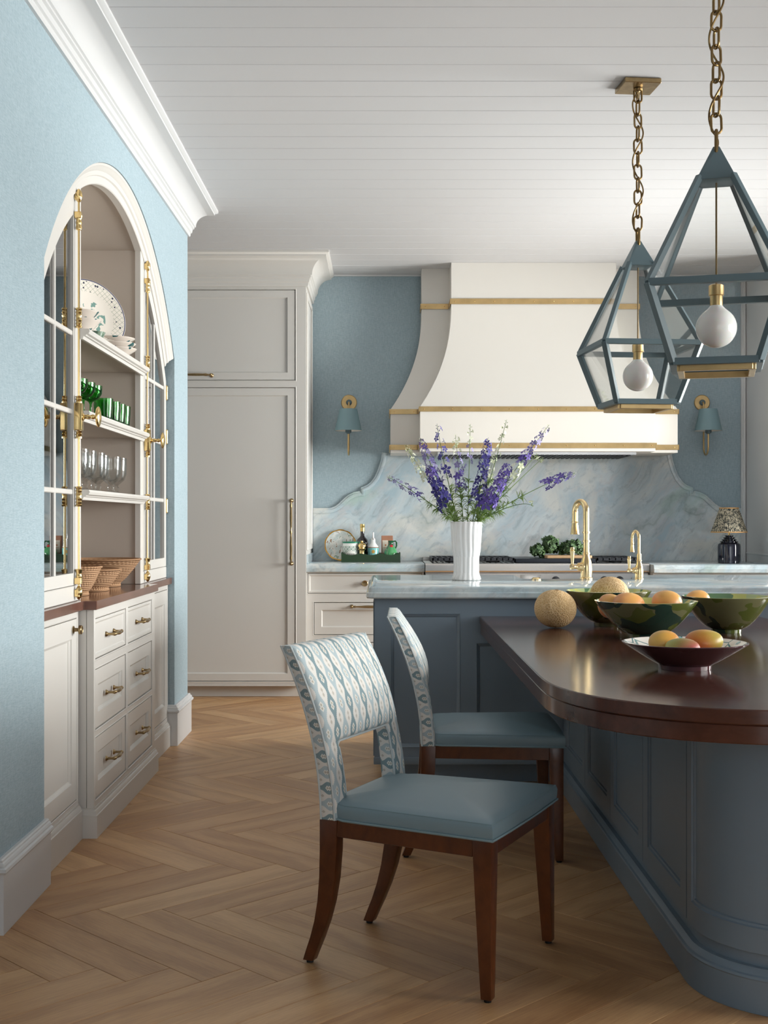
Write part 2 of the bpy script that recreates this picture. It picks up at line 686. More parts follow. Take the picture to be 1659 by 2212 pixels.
# left wall with its arched niche
WY0, WY1 = 3.862, 7.57
arch = [(ND0, 0.0)] + [(ND0, arc_z(ND0, AR))] + arc_pts(ND0, ND1, AR, 48)[1:-1] + [(ND1, arc_z(ND1, AR)), (ND1, 0.0)]
poly = [(WY0, 0.0)] + arch + [(WY1, 0.0), (WY1, CZ), (WY0, CZ)]
wall_left = struct('wall_left', MB().prism(poly, 'x', -1.66, WX), LINEN, smooth=False)
struct('wall_niche', MB().box(-1.75, 4.0, 0, -1.661, WY1, CZ), TRIMW, smooth=False)
# rest of the shell
wall_back = struct('wall_back', MB().box(-3.6, BY, 0, RX + 0.2, BY + 0.12, CZ), LINEN, smooth=False)
struct('wall_far_left', MB().box(-3.7, -3.0, 0, -3.6, 9.9, CZ), LINEN, smooth=False)
struct('wall_front', MB().box(-3.6, -3.1, 0, 0.35, -3.0, CZ).box(4.05, -3.1, 0, 4.4, -3.0, CZ).box(0.35, -3.1, 2.78, 4.05, -3.0, CZ), LINEN, smooth=False)
wr = MB()
WZ0, WZ1 = 0.92, 2.55
wins = [(5.85, 8.8), (1.9, 4.6)]
wr.box(RX, 8.95, 0, 4.4, 9.9, CZ)
RW = 4.26
wr.box(RW, -3.0, 0, RW + 0.14, 8.95, WZ0).box(RW, -3.0, WZ1, RW + 0.14, 8.95, CZ)
for a, b in ((-3.0, 1.9), (4.6, 5.85), (8.8, 8.95)):
    wr.box(RW, a, WZ0, RW + 0.14, b, WZ1)
wall_right = struct('wall_right', wr, TRIMW, smooth=False)
for k, (a, b) in enumerate(wins):
    wf = MB()
    for yy in (a, (a + b) / 2 - 0.025, b - 0.05):
        wf.box(RW + 0.03, yy, WZ0, RW + 0.08, yy + 0.05, WZ1)
    for zz in (WZ0, (WZ0 + WZ1) / 2 - 0.02, WZ1 - 0.05):
        wf.box(RW + 0.035, a, zz, RW + 0.075, b, zz + 0.05)
    wn = struct('window_%d' % (k + 1), wf, TRIMW, bev=0.004, seg=1)
    obj('sill', MB().box(RW - 0.05, a - 0.06, WZ0 - 0.035, RW + 0.03, b + 0.06, WZ0), TRIMW, wn, bev=0.005)
    obj('pane', MB().box(RW + 0.052, a + 0.04, WZ0 + 0.04, RW + 0.056, b - 0.04, WZ1 - 0.04), PANE, wn)
# slim pilaster moulding where the back wall meets the white panelling, and the low ledge moulding
struct('trim_1', MB().box(RX - 0.036, BY - 0.03, 0.96, RX, BY, CZ).box(RX - 0.026, BY - 0.045, 0.96, RX - 0.008, BY - 0.03, CZ), TRIMW, bev=0.003)
struct('trim_2', MB().box(RX - 0.012, 8.96, 1.022, RX, BY - 0.05, 1.034), TRIMW, bev=0.003)
struct('trim_3', MB().box(-0.40, BY - 0.02, CZ - 0.014, 2.80, BY, CZ), TRIMW, bev=0.004)


# baseboards
def base_profile(h=0.231, t=0.021):
    return [(0, 0), (t, 0), (t, h - 0.045), (t + 0.007, h - 0.043), (t + 0.011, h - 0.036), (t + 0.009, h - 0.027), (t + 0.002, h - 0.024), (t + 0.002, h - 0.018), (t - 0.001, h - 0.012), (t - 0.006, h - 0.009), (t - 0.006, h - 0.004), (t - 0.010, h), (0, h)]


def sweep_path(mb, prof, path, closed=False):
    """sweep (out, z) along a plan path with mitred corners; out points to the left normal of travel"""
    n = len(path)
    rows = []
    for i, p in enumerate(path):
        p = Vector(p)
        d0 = (Vector(path[i]) - Vector(path[i - 1])).normalized() if (i > 0 or closed) else None
        d1 = (Vector(path[(i + 1) % n]) - p).normalized() if (i < n - 1 or closed) else None
        d0 = d0 or d1
        d1 = d1 or d0
        n0, n1 = Vector((-d0.y, d0.x)), Vector((-d1.y, d1.x))
        m = (n0 + n1)
        m = m.normalized() / max(0.3, m.normalized().dot(n0))
        rows.append([(p.x + m.x * o, p.y + m.y * o, z) for o, z in prof])
    o = len(mb.v)
    mb.grid(rows, cu=True, cv=closed)
    if not closed:
        k = len(prof)
        mb.f.append(tuple(range(o, o + k)))
        mb.f.append(tuple(range(o + (n - 1) * k, o + n * k))[::-1])
    return mb


bl = MB()
sweep_path(bl, base_profile(), [(WX, ND0 + 0.010), (WX, WY0), (-1.60, WY0)])
sweep_path(bl, base_profile(), [(-1.60, WY1), (WX, WY1), (WX, ND1), (-1.235, ND1)])
struct('baseboard_left', bl, TRIMW, angle=22)


def crown_profile(z0, h=0.193, p=0.165):
    pr = [(0, 0), (0.012, 0), (0.016, 0.008), (0.016, 0.020), (0.024, 0.026), (0.027, 0.046), (0.036, 0.052), (0.036, 0.061), (0.044, 0.065)]
    for i in range(1, 10):
        t = i / 10 * PI / 2
        pr.append((0.044 + 0.096 * (1 - math.cos(t)), 0.065 + 0.093 * math.sin(t)))
    pr += [(0.140, 0.160), (0.146, 0.161), (0.146, 0.170), (0.155, 0.173), (0.165, 0.181), (0.165, 0.193), (0, 0.193)]
    return [(a * p / 0.165, z0 + b * h / 0.193) for a, b in pr]


struct('trim_4', sweep_path(MB(), crown_profile(CZ - 0.193), [(-1.60, WY1), (WX, WY1), (WX, WY0), (-1.60, WY0)]), TRIMW, angle=22)


# ================================================================== CABINET FRONTS
def fx(X):       # fronts that face the room from the left wall
    return lambda a, z, d: (X + d, a, z)


def fy(Y):       # fronts that face the camera
    return lambda a, z, d: (a, Y - d, z)


def ring(mb, mp, o, i, do, di):
    """flat or sloped ring between rectangles o and i (a0,a1,z0,z1) at depths do, di"""
    A = [(o[0], o[2]), (o[1], o[2]), (o[1], o[3]), (o[0], o[3])]
    B = [(i[0], i[2]), (i[1], i[2]), (i[1], i[3]), (i[0], i[3])]
    mb.add([mp(a, z, do) for a, z in A] + [mp(a, z, di) for a, z in B],
           [(k, (k + 1) % 4, 4 + (k + 1) % 4, 4 + k) for k in range(4)])


def ins(r, t):
    return (r[0] + t, r[1] - t, r[2] + t, r[3] - t)


def panel(mb, mp, r, stile, th=0.02, rec=0.011, bead=0.009, stile_b=None):
    """a framed front with a recessed panel and moulded inner edge"""
    sb = stile_b or stile
    i0 = (r[0] + stile, r[1] - stile, r[2] + sb, r[3] - stile)
    ring(mb, mp, r, ins(r, 0.0), 0.0, th)
    ring(mb, mp, r, ins(r, 0.0015), th - 0.0015, th)
    ring(mb, mp, ins(r, 0.0015), i0, th, th)
    i1 = ins(i0, 0.003)
    i2 = ins(i1, bead)
    ring(mb, mp, i0, i1, th, th - 0.005)
    ring(mb, mp, i1, i2, th - 0.005, th - rec)
    i3 = ins(i2, 0.0005)
    ring(mb, mp, i2, i3, th - rec, th - rec - 0.002)
    A = [(i3[0], i3[2]), (i3[1], i3[2]), (i3[1], i3[3]), (i3[0], i3[3])]
    mb.add([mp(a, z, th - rec - 0.002) for a, z in A], [(0, 1, 2, 3)])
    return mb


def slab(mb, mp, r, th=0.02, edge=0.012, step=0.006):
    """a drawer front: flat field with a stepped raised border"""
    ring(mb, mp, r, r, 0.0, th)
    ring(mb, mp, r, ins(r, 0.002), th, th + 0.001)
    ring(mb, mp, ins(r, 0.002), ins(r, edge), th + 0.001, th + 0.001)
    ring(mb, mp, ins(r, edge), ins(r, edge + 0.004), th + 0.001, th - step + 0.002)
    ring(mb, mp, ins(r, edge + 0.004), ins(r, edge + 0.008), th - step + 0.002, th - step)
    q = ins(r, edge + 0.008)
    mb.add([mp(a, z, th - step) for a, z in [(q[0], q[2]), (q[1], q[2]), (q[1], q[3]), (q[0], q[3])]], [(0, 1, 2, 3)])
    return mb


def face_frame(mb, mp, outer, holes, th, back=0.0, bead=0.006):
    """grid-cut face frame: a flat face at depth th with rectangular holes cut back to `back`"""
    xs = sorted(set([outer[0], outer[1]] + [h[k] for h in holes for k in (0, 1)]))
    zs = sorted(set([outer[2], outer[3]] + [h[k] for h in holes for k in (2, 3)]))
    for i in range(len(xs) - 1):
        for j in range(len(zs) - 1):
            cx, cz = (xs[i] + xs[i + 1]) / 2, (zs[j] + zs[j + 1]) / 2
            if any(h[0] < cx < h[1] and h[2] < cz < h[3] for h in holes):
                continue
            mb.add([mp(xs[i], zs[j], th), mp(xs[i + 1], zs[j], th), mp(xs[i + 1], zs[j + 1], th), mp(xs[i], zs[j + 1], th)], [(0, 1, 2, 3)])
    ring(mb, mp, outer, outer, back, th)
    for h in holes:
        ring(mb, mp, h, h, th, back)
        # cock bead round the opening
        ring(mb, mp, ins(h, -bead), ins(h, -bead * 0.5), th, th + 0.002)
        ring(mb, mp, ins(h, -bead * 0.5), h, th + 0.002, th)
        mb.add([mp(a, z, back) for a, z in [(h[0], h[2]), (h[1], h[2]), (h[1], h[3]), (h[0], h[3])]], [(0, 1, 2, 3)])
    return mb


def pull(mp, a0, a1, z, d0, out=0.034, mat=None, parent=None, r=0.0055, vertical=False, leaf=True):
    """turned bar pull between two posts"""
    mb = MB()
    q = (lambda t, d: mp(z, t, d)) if vertical else (lambda t, d: mp(t, z, d))
    L = a1 - a0
    for t in (a0 + L * 0.04, a1 - L * 0.04):
        mb.tube([q(t, d0), q(t, d0 + 0.004), q(t, d0 + 0.010), q(t, d0 + out * 0.7), q(t, d0 + out)], [r * 1.9, r * 1.7, r * 0.9, r * 0.8, r * 1.1], 10)
        mb.ball(q(t, d0 + out), r * 1.25, n=10, m=8)
    ts, rs = [], []
    n = 24
    for i in range(n + 1):
        s = i / n
        ts.append(q(a0 + L * (0.04 + 0.92 * s), d0 + out + 0.006 * math.sin(PI * s)))
        b = 0.62 + 0.75 * math.sin(PI * s) ** 2 if leaf else 0.55 + 0.55 * (abs(math.sin(2 * PI * s)) ** 1.2)
        if abs(s - 0.5) < 0.025 and not leaf:
            b = 1.25
        if abs(s - 0.10) < 0.022 or abs(s - 0.90) < 0.022:
            b = 1.25
        rs.append(r * b)
    mb.tube(ts, rs, 10)
    return obj('pull_handle', mb, mat or ABRASS, parent)


def knob(mp, a, z, d0, r=0.017, mat=None, parent=None):
    mb = MB()
    p0, p1 = Vector(mp(a, z, d0)), Vector(mp(a, z, d0 + 1))
    ax = (p1 - p0).normalized()
    m = ax.to_track_quat('Z', 'Y').to_matrix()
    mb.lathe([(0.0, 0), (r * 0.85, 0), (r * 0.85, 0.003), (r * 0.45, 0.006), (r * 0.38, 0.018), (r * 0.6, 0.021), (r, 0.024), (r, 0.033), (r * 0.85, 0.036), (r * 0.6, 0.034), (0.0, 0.034)], p0, 20, axis=m)
    return obj('knob', mb, mat or ABRASS, parent)


# ================================================================== LEFT WALL: LOWER CABINETS
DY0, DY1, DX = 5.03, 6.365, -1.168
dc = thing('drawer_cabinet', 'white six drawer cabinet standing proud in the middle of the arched niche', 'cabinet', (DX - 0.2, (DY0 + DY1) / 2, 0))
mp = fx(DX - 0.022)
rows = [(0.717, 0.8755), (0.4315, 0.6696), (0.149, 0.3926)]
cols = [(5.055, 5.652), (5.70, 6.283)]
holes = [(c[0] - 0.004, c[1] + 0.004, r[0] - 0.004, r[1] + 0.004) for r in rows for c in cols]
obj('cabinet_body', MB().box(-1.62, DY0 + 0.001, 0.10, DX - 0.03, DY1 - 0.001, 0.9165), WHITE, dc)
obj('face_frame', face_frame(MB(), mp, (DY0, DY1, 0.10, 0.917), holes, 0.022, -0.006), WHITE, dc, smooth=False)
for ri, r in enumerate(rows):
    for c in cols:
        mb = MB()
        rr = (c[0], c[1], r[0], r[1])
        d = obj('drawer_front', slab(mb, fx(DX - 0.024), rr, 0.021, 0.013) if ri == 0 else panel(mb, fx(DX - 0.024), rr, 0.062, 0.021), WHITE, dc, smooth=False)
        cy, cz = (c[0] + c[1]) / 2, (r[0] + r[1]) / 2
        pull(fx(DX), cy - 0.075, cy + 0.085, cz, -0.008, 0.036, ABRASS, d, 0.0062)


def plinth_profile(z=0.118):
    return [(0, 0), (0.017, 0), (0.017, z - 0.027), (0.013, z - 0.025), (0.012, z - 0.018), (0.008, z - 0.010), (0.004, z - 0.008), (0.004, z), (0, z)]


obj('plinth', sweep_path(MB(), plinth_profile(), [(-1.60, DY1), (DX, DY1), (DX, DY0), (-1.60, DY0)]), WHITE, dc)
SX = -1.226
for nm, a, b, kn in (('near', 4.384, DY0 - 0.018, 4.93), ('far', DY1 + 0.018, 7.088, 6.45)):
    t = thing('base_cabinet', 'white single door base cabinet at the %s end of the arched niche' % nm, 'cabinet', (SX - 0.2, (a + b) / 2, 0))
    obj('cabinet_body', MB().box(-1.62, a, 0.10, SX - 0.026, b, 0.9145), WHITE, t)
    h = (a + 0.03, b - 0.03, 0.165, 0.885)
    obj('face_frame', face_frame(MB(), fx(SX - 0.022), (a, b, 0.10, 0.915), [(h[0] - 0.003, h[1] + 0.003, h[2] - 0.003, h[3] + 0.003)], 0.022, -0.006), WHITE, t, smooth=False)
    d = obj('door', panel(MB(), fx(SX - 0.022), h, 0.075, 0.022), WHITE, t, smooth=False)
    knob(fx(SX), kn, 0.845, 0.0, 0.018, ABRASS, d)
    obj('plinth', sweep_path(MB(), plinth_profile(0.142), [(SX, b), (SX, a)]), WHITE, t)
ct = MB()
ct.prism([(-1.62, ND0 + 0.003), (SX + 0.022, ND0 + 0.003), (SX + 0.022, DY0 - 0.016), (DX + 0.016, DY0 - 0.016), (DX + 0.016, DY1 + 0.016), (SX + 0.022, DY1 + 0.016), (SX + 0.022, ND1 - 0.003), (-1.62, ND1 - 0.003)], 'z', 0.917, 0.953)
solo('wooden_countertop', ct, COUNTERWOOD, 'polished mahogany countertop stepped forward over the white niche drawers', 'countertop', (-1.4, 5.74, 0.917), bev=0.002, seg=1)

# ================================================================== LEFT WALL: CHINA CABINET
UX = -1.235
BAY0, BAY1 = 5.095, 6.345
cc = thing('china_cabinet', 'white arched china cabinet with glazed side doors and open middle shelves', 'cabinet', (-1.45, ACY, 0.953))
RI = 1.662
# carcass: back, sides, partitions and vaulted top
cb = MB()
cb.box(-1.655, ND0 + 0.004, 0.954, -1.62, ND1 - 0.004, 2.85)
obj('back_panel', cb, TAUPE, cc, smooth=False)
for y0, y1, zt in ((4.378, 4.386, 2.06), (7.086, 7.0945, 2.06)):
    obj('side_panel', MB().box(-1.62, y0, 0.954, UX - 0.03, y1, zt), TAUPE, cc, smooth=False)
for y0, y1 in ((BAY0 - 0.034, BAY0 - 0.014), (BAY1 + 0.014, BAY1 + 0.034)):
    obj('partition', MB().box(-1.62, y0, 0.954, UX - 0.03, y1, arc_z(y1 if y1 < ACY else y0, RI) + 0.004), TAUPE, cc, smooth=False)
half = math.sqrt(RI ** 2 - (2.05 - ACZ) ** 2)
va = MB()
ys = [ACY - half + 2 * half * i / 60 for i in range(61)]
va.grid([[(-1.62, y, arc_z(y, RI)) for y in ys], [(UX - 0.028, y, arc_z(y, RI)) for y in ys], [(UX - 0.028, y, arc_z(y, RI) + 0.012) for y in ys], [(-1.62, y, arc_z(y, RI) + 0.012) for y in ys]], cv=True)
obj('vaulted_top', va, TAUPE, cc)
# arch casing: moulding swept round the head
cs = MB()
prof = [(RI - 0.010, UX - 0.03), (RI - 0.010, UX + 0.003), (RI - 0.006, UX + 0.007), (RI + 0.024, UX + 0.008), (RI + 0.028, UX + 0.016), (RI + 0.046, UX + 0.019), (RI + 0.052, UX + 0.026), (RI + 0.060, UX + 0.030), (RI + 0.068, UX + 0.038), (1.7395, UX + 0.040), (1.7395, UX - 0.03)]
a0 = math.asin((2.196 - ACZ) / AR) + 0.0015
rows = []
for i in range(81):
    th = a0 + (PI - 2 * a0) * i / 80
    rows.append([(x, ACY + r * math.cos(th), ACZ + r * math.sin(th)) for r, x in prof])
cs.grid(rows, cu=True)
k = len(prof)
cs.f.append(tuple(range(k)))
cs.f.append(tuple(range(80 * k, 81 * k))[::-1])
obj('arch_casing', cs, WHITE, cc, angle=25)
# fixed stiles either side of the open bay, narrow outer stiles, bottom rails
for y0, y1 in ((BAY0 - 0.065, BAY0), (BAY1, BAY1 + 0.065)):
    ps = [(y0, 0.954)] + [(y1, 0.954)] + [(y1, arc_z(y1, RI))] + [(y0, arc_z(y0, RI))]
    obj('stile', MB().prism(ps, 'x', UX - 0.03, UX), WHITE, cc, bev=0.002, seg=1)
for y0, y1 in ((4.379, BAY0 - 0.066), (BAY1 + 0.066, 7.0935)):
    obj('bottom_rail', MB().box(UX - 0.03, y0, 0.954, UX, y1, 1.016), WHITE, cc, bev=0.003, seg=1)
# shelves with moulded nosing
shelf_tops = (2.055, 1.722, 1.402)
for zt in shelf_tops:
    sh = obj('shelf', MB().box(-1.62, BAY0 - 0.012, zt - 0.026, UX - 0.002, BAY1 + 0.012, zt), TAUPE, cc, smooth=False)
    ns = MB()
    pr = [(0, zt - 0.042), (0.012, zt - 0.042), (0.016, zt - 0.030), (0.024, zt - 0.028), (0.026, zt - 0.024), (0.036, zt - 0.020), (0.041, zt - 0.010), (0.037, zt - 0.001), (0.030, zt), (0, zt)]
    sweep_path(ns, [(d, z) for d, z in pr], [(UX + 0.0005, BAY1 + 0.030), (UX + 0.0005, BAY0 - 0.024)])
    obj('shelf_nosing', ns, WHITE, sh, angle=25)
    for y0, y1 in ((4.388, BAY0 - 0.036), (BAY1 + 0.036, 7.084)):
        obj('side_shelf', MB().box(-1.60, y0, zt - 0.020, UX - 0.06, y1, zt), TAUPE, cc, smooth=False)
# glazed doors
RD, RG = 1.650, 1.583
for side, (y0, y1) in enumerate(((4.388, 5.028), (6.412, 7.084))):
    zb = 1.019
    g0, g1 = y0 + 0.058, y1 - 0.06
    fr = MB()
    fr.prism([(y0, zb), (g0, zb)] + arc_pts(y0, g0, RD, 4)[::-1], 'x', UX - 0.026, UX)
    fr.prism([(g1, zb), (y1, zb)] + arc_pts(g1, y1, RD, 4)[::-1], 'x', UX - 0.026, UX)
    fr.prism([(g0, zb), (g1, zb), (g1, 1.067), (g0, 1.067)], 'x', UX - 0.0258, UX - 0.0002)
    fr.prism(arc_pts(g0, g1, RG, 20) + arc_pts(g0, g1, RD, 20)[::-1], 'x', UX - 0.0258, UX - 0.0002)
    door = obj('glazed_door', fr, WHITE, cc, angle=25)
    mu = MB()
    ym = (g0 + g1) / 2
    zs = (1.390, 1.709, 2.022)
    mu.prism([(ym - 0.010, 1.06), (ym + 0.010, 1.06), (ym + 0.010, arc_z(ym + 0.01, RG) + 0.005), (ym - 0.010, arc_z(ym - 0.01, RG) + 0.005)], 'x', UX - 0.022, UX - 0.003)
    for z in zs:
        mu.box(UX - 0.0215, g0 - 0.002, z - 0.010, UX - 0.0035, g1 + 0.002, z + 0.010)
    obj('glazing_bars', mu, WHITE, door, bev=0.003, seg=1)
    # inner moulding that frames the glass
    levels = [1.067] + list(zs)
    for (pa, pb) in ((g0 - 0.002, ym - 0.008), (ym + 0.008, g1 + 0.002)):
        for i, z in enumerate(levels):
            if i < 3:
                q = [(pa, z - 0.004), (pb, z - 0.004), (pb, levels[i + 1] + 0.004), (pa, levels[i + 1] + 0.004)]
            else:
                q = [(max(pa, g0), z + 0.004), (pb, z + 0.004)] + arc_pts(max(pa, g0), pb, RG + 0.004, 8)[::-1]
            obj('pane', MB().prism(q, 'x', UX - 0.0148, UX - 0.0118), PANE, door, smooth=False)
    # cremone bolt
    yc = 4.993 if side == 0 else 6.447
    ztop = arc_z(yc, RD) - 0.012
    b = MB()
    X = UX + 0.016
    b.tube([(X, yc, 0.985), (X, yc, ztop)], 0.0042, 10)
    bolt = obj('cremone_bolt', b, BRASS, door)

    def turned(z, prs, xx=X):
        return MB().lathe([(r, h) for r, h in prs], (xx, yc, z), 16)
    guide = [(0.0, -0.040), (0.012, -0.040), (0.014, -0.034), (0.010, -0.030), (0.013, -0.022), (0.010, -0.016), (0.013, -0.010), (0.0105, 0), (0.013, 0.010), (0.010, 0.016), (0.013, 0.022), (0.010, 0.030), (0.014, 0.034), (0.012, 0.040), (0, 0.040)]
    for z in (1.372, 2.085):
        obj('rod_guide', turned(z, guide), BRASS, bolt)
    for z, up in ((1.058, -1), (ztop - 0.10, 1)):
        g = turned(z, [(0.0, -0.034), (0.011, -0.034), (0.013, -0.024), (0.010, -0.014), (0.013, -0.004), (0.010, 0.004), (0.013, 0.014), (0.015, 0.024), (0.0, 0.026)])
        g.box(UX, yc - 0.014, z + 0.024 * up - 0.012, X + 0.012, yc + 0.014, z + 0.024 * up + 0.014)
        obj('rod_guide', g, BRASS, bolt, bev=0.002, seg=1)
    for z in (0.985, ztop):
        k_ = MB()
        k_.lathe([(0.0, -0.026), (0.008, -0.020), (0.015, 0.0), (0.013, 0.016), (0.006, 0.028), (0.0, 0.032)], (X, yc, z), 12)
        k_.box(UX, yc - 0.012, z - 0.014, X + 0.006, yc + 0.012, z + 0.016)
        obj('rod_keeper', k_, BRASS, bolt, bev=0.002, seg=1)
    zk = 1.690
    cas = MB().box(UX, yc - 0.017, zk - 0.055, X + 0.016, yc + 0.017, zk + 0.055)
    obj('lock_case', cas, BRASS, bolt, bev=0.004)
    for s_ in (1, -1):
        obj('lock_collar', turned(zk + s_ * 0.070, [(0, -0.016), (0.013, -0.016), (0.013, -0.010), (0.010, -0.006), (0.014, 0.0), (0.010, 0.006), (0.014, 0.012), (0, 0.016)]), BRASS, bolt)
    kb = MB()
    m = Vector((1, 0, 0)).to_track_quat('Z', 'Y').to_matrix()
    kb.lathe([(0.0, 0), (0.017, 0), (0.015, 0.006), (0.008, 0.010), (0.010, 0.022), (0.007, 0.034), (0.011, 0.042), (0.007, 0.050), (0.008, 0.060), (0, 0.062)], (X + 0.014, yc, zk), 16, axis=m)
    kb.ball((X + 0.078, yc, zk), 0.011, 0.030, 0.042, 20, 12)
    obj('oval_knob', kb, BRASS, bolt)
    for z in (1.36, 1.75, 2.0) if side else ():
        obj('hinge', MB().tube([(UX + 0.004, y1 + 0.002, z - 0.035), (UX + 0.004, y1 + 0.002, z + 0.035)], 0.005, 10).ball((UX + 0.004, y1 + 0.002, z + 0.038), 0.005, n=8, m=6).ball((UX + 0.004, y1 + 0.002, z - 0.038), 0.005, n=8, m=6), BRASS, door)

# ================================================================== CONTENTS OF THE CHINA CABINET
def blue_dots():
    m = Mat('painted_faience', rough=0.10, Coat_Weight=0.5)
    c = m.coord('Object')
    x, y, z = m.xyz(c)
    r = (x * x + z * z).pow(0.5)
    d = m.vor(c, 46.0)
    rim = r.gt(0.128) * r.lt(0.178)
    lat = ((x + z) * 130.0).sin().abs().lt(0.12).max(((x - z) * 130.0).sin().abs().lt(0.12))
    col = m.mix(rim * lat, rgb(236, 230, 220), rgb(150, 160, 140))
    col = m.mix(rim * d.lt(0.22), col, rgb(36, 40, 70))
    col = m.mix(r.gt(0.180) * r.lt(0.185), col, rgb(60, 66, 104))
    n = m.noise(c, 16.0, 2)
    col = m.mix(r.lt(0.09) * n.gt(0.56), col, rgb(120, 158, 150))
    m.set('Base Color', col)
    return m.m


def dabbed(name, base, dab):
    m = Mat(name, rough=0.12, Coat_Weight=0.4)
    n = m.noise(m.coord('Object', rnd=9.0), 22.0, 1)
    m.set('Base Color', m.mix(n.gt(0.60), rgb(*base), rgb(*dab)))
    return m.m


FAIENCE = blue_dots()
BOWLM = dabbed('dabbed_stoneware', (226, 216, 206), (34, 92, 96))


def basket_mat():
    m = Mat('woven_palm', rough=0.75)
    t = m.coord('Object')
    x, y, z = m.xyz(t)
    a = m.nt.nodes.new('ShaderNodeMath')
    a.operation = 'ARCTAN2'
    m.nt.links.new(y.k, a.inputs[0])
    m.nt.links.new(x.k, a.inputs[1])
    ang = E(m.nt, a.outputs[0])
    row = (z / 0.0085)
    st = ((ang * 46.0) + row.floor() * 1.7).sin()
    ln = (row * (2 * PI)).sin()
    bandm = (z / 0.034).ping(0.5).gt(0.2)
    h = st * bandm * 0.30 + ln * 0.42 + 0.25
    big = m.noise(t, 9.0, 2)
    col = m.mix(h.ramp((0.25, 0.0), (0.8, 1.0)), rgb(164, 122, 88), rgb(222, 184, 144))
    col = m.mix(big * 0.3, col, rgb(190, 150, 112))
    m.set('Base Color', col)
    m.bump(h, 0.8, 0.004)
    return m.m


BASKET = basket_mat()


def basket(cx, cy, R, h, rf, label):
    z0 = 0.9532
    mb = MB()
    pr = [(0, 0.0), (rf, 0.0), (rf + 0.004, 0.004), (rf + 0.002, 0.018), (rf + 0.008, 0.022)]
    for i in range(1, 9):
        t = i / 8
        pr.append((rf + 0.008 + (R - rf - 0.008) * t ** 0.85, 0.022 + (h - 0.022) * t))
    outer = pr + [(R + 0.006, h + 0.003), (R + 0.005, h + 0.009), (R - 0.006, h + 0.009), (R - 0.012, h)]
    inner = [(rf + (R - 0.012 - rf) * (1 - i / 6), h - (h - 0.012) * i / 6) for i in range(1, 7)] + [(0, 0.012)]
    mb.lathe(outer + inner, (cx, cy, z0), 56)
    solo('woven_basket', mb, BASKET, label, 'basket', (cx, cy, z0), 'woven baskets on the niche counter')


basket(-1.352, 5.735, 0.142, 0.094, 0.085, 'middle woven palm basket on the mahogany counter, in front of the largest one')
basket(-1.386, 6.130, 0.188, 0.128, 0.090, 'largest woven palm basket at the far end of the mahogany counter')
basket(-1.345, 5.380, 0.125, 0.118, 0.070, 'woven palm basket nearest the glazed door, half hidden by the stile')

# shelf 1: platter and bowls
zs1 = 2.0554
pl = MB()
pr = [(0, -0.006), (0.10, -0.006), (0.118, 0.0), (0.185, 0.016), (0.187, 0.020), (0.184, 0.022), (0.120, 0.008), (0.10, 0.002), (0, 0.002)]
nrm = Vector((0.62, -0.74, 0.27)).normalized()
pm = MB().lathe(pr, (0, 0, 0), 56, axis=Matrix.Rotation(PI / 2, 3, 'X'))
po = obj('leaning_platter', pm, FAIENCE, None)
po.rotation_mode = 'QUATERNION'
po.rotation_quaternion = Vector((0, -1, 0)).rotation_difference(nrm)
po.location = (-1.405, 5.93, zs1 + 0.187 * math.sqrt(1 - nrm.z ** 2) + 0.006)
tag(po, 'large white platter with a dotted blue rim leaning on the top shelf', 'plate')


def bowl(cx, cy, z, R, h, rf, mat, name, label, cat='bowl', tilt=0.0, group=None, n=48, wall=0.005, foot=0.008, curve=1.15):
    pr = [(0, foot * 0.6), (rf * 0.8, foot * 0.6), (rf * 0.85, 0), (rf, 0), (rf * 1.02, foot)]
    m_ = 10
    for i in range(1, m_ + 1):
        t = i / m_
        pr.append((rf + (R - rf) * t ** (1 / curve), foot + (h - foot) * t ** curve))
    pr += [(R + 0.001, h + wall * 0.5), (R - wall * 0.6, h + wall * 0.6)]
    for i in range(m_ - 1, -1, -1):
        t = i / m_
        pr.append(((rf + (R - rf) * t ** (1 / curve)) - wall * 1.2, foot + wall + (h - foot - wall) * t ** curve))
    pr.append((0, foot + wall))
    mb = MB().lathe(pr, (0, 0, 0), n)
    o = obj(name, mb, mat, None)
    o.location = (cx, cy, z)
    o.rotation_euler = (tilt, 0, 0)
    return tag(o, label, cat, group)


bowl(-1.315, 5.33, zs1, 0.105, 0.072, 0.035, BOWLM, 'small_bowl', 'small pale bowl with teal dabs at the near end of the top shelf', group='bowls on the top shelf')
bowl(-1.315, 5.33, zs1 + 0.050, 0.098, 0.058, 0.035, BOWLM, 'small_bowl', 'small pale bowl nested on top of the bowl at the near end', group='bowls on the top shelf')
bowl(-1.30, 5.58, zs1, 0.055, 0.058, 0.030, make_camo('green_leaf_cup', [(120, 140, 122), (74, 98, 84), (150, 160, 146)], 0.2, 30), 'leaf_cup', 'small grey green leaf patterned cup in front of the platter', 'cup')
for i in range(3):
    bowl(-1.30 - 0.003 * i, 6.03 + 0.005 * i, zs1 + 0.026 * i, 0.105 - 0.002 * i, 0.046, 0.04, BOWLM, 'saucer_bowl', ('lowest', 'middle', 'topmost')[i] + ' shallow bowl of the stack at the far end of the top shelf', group='stacked shallow bowls')

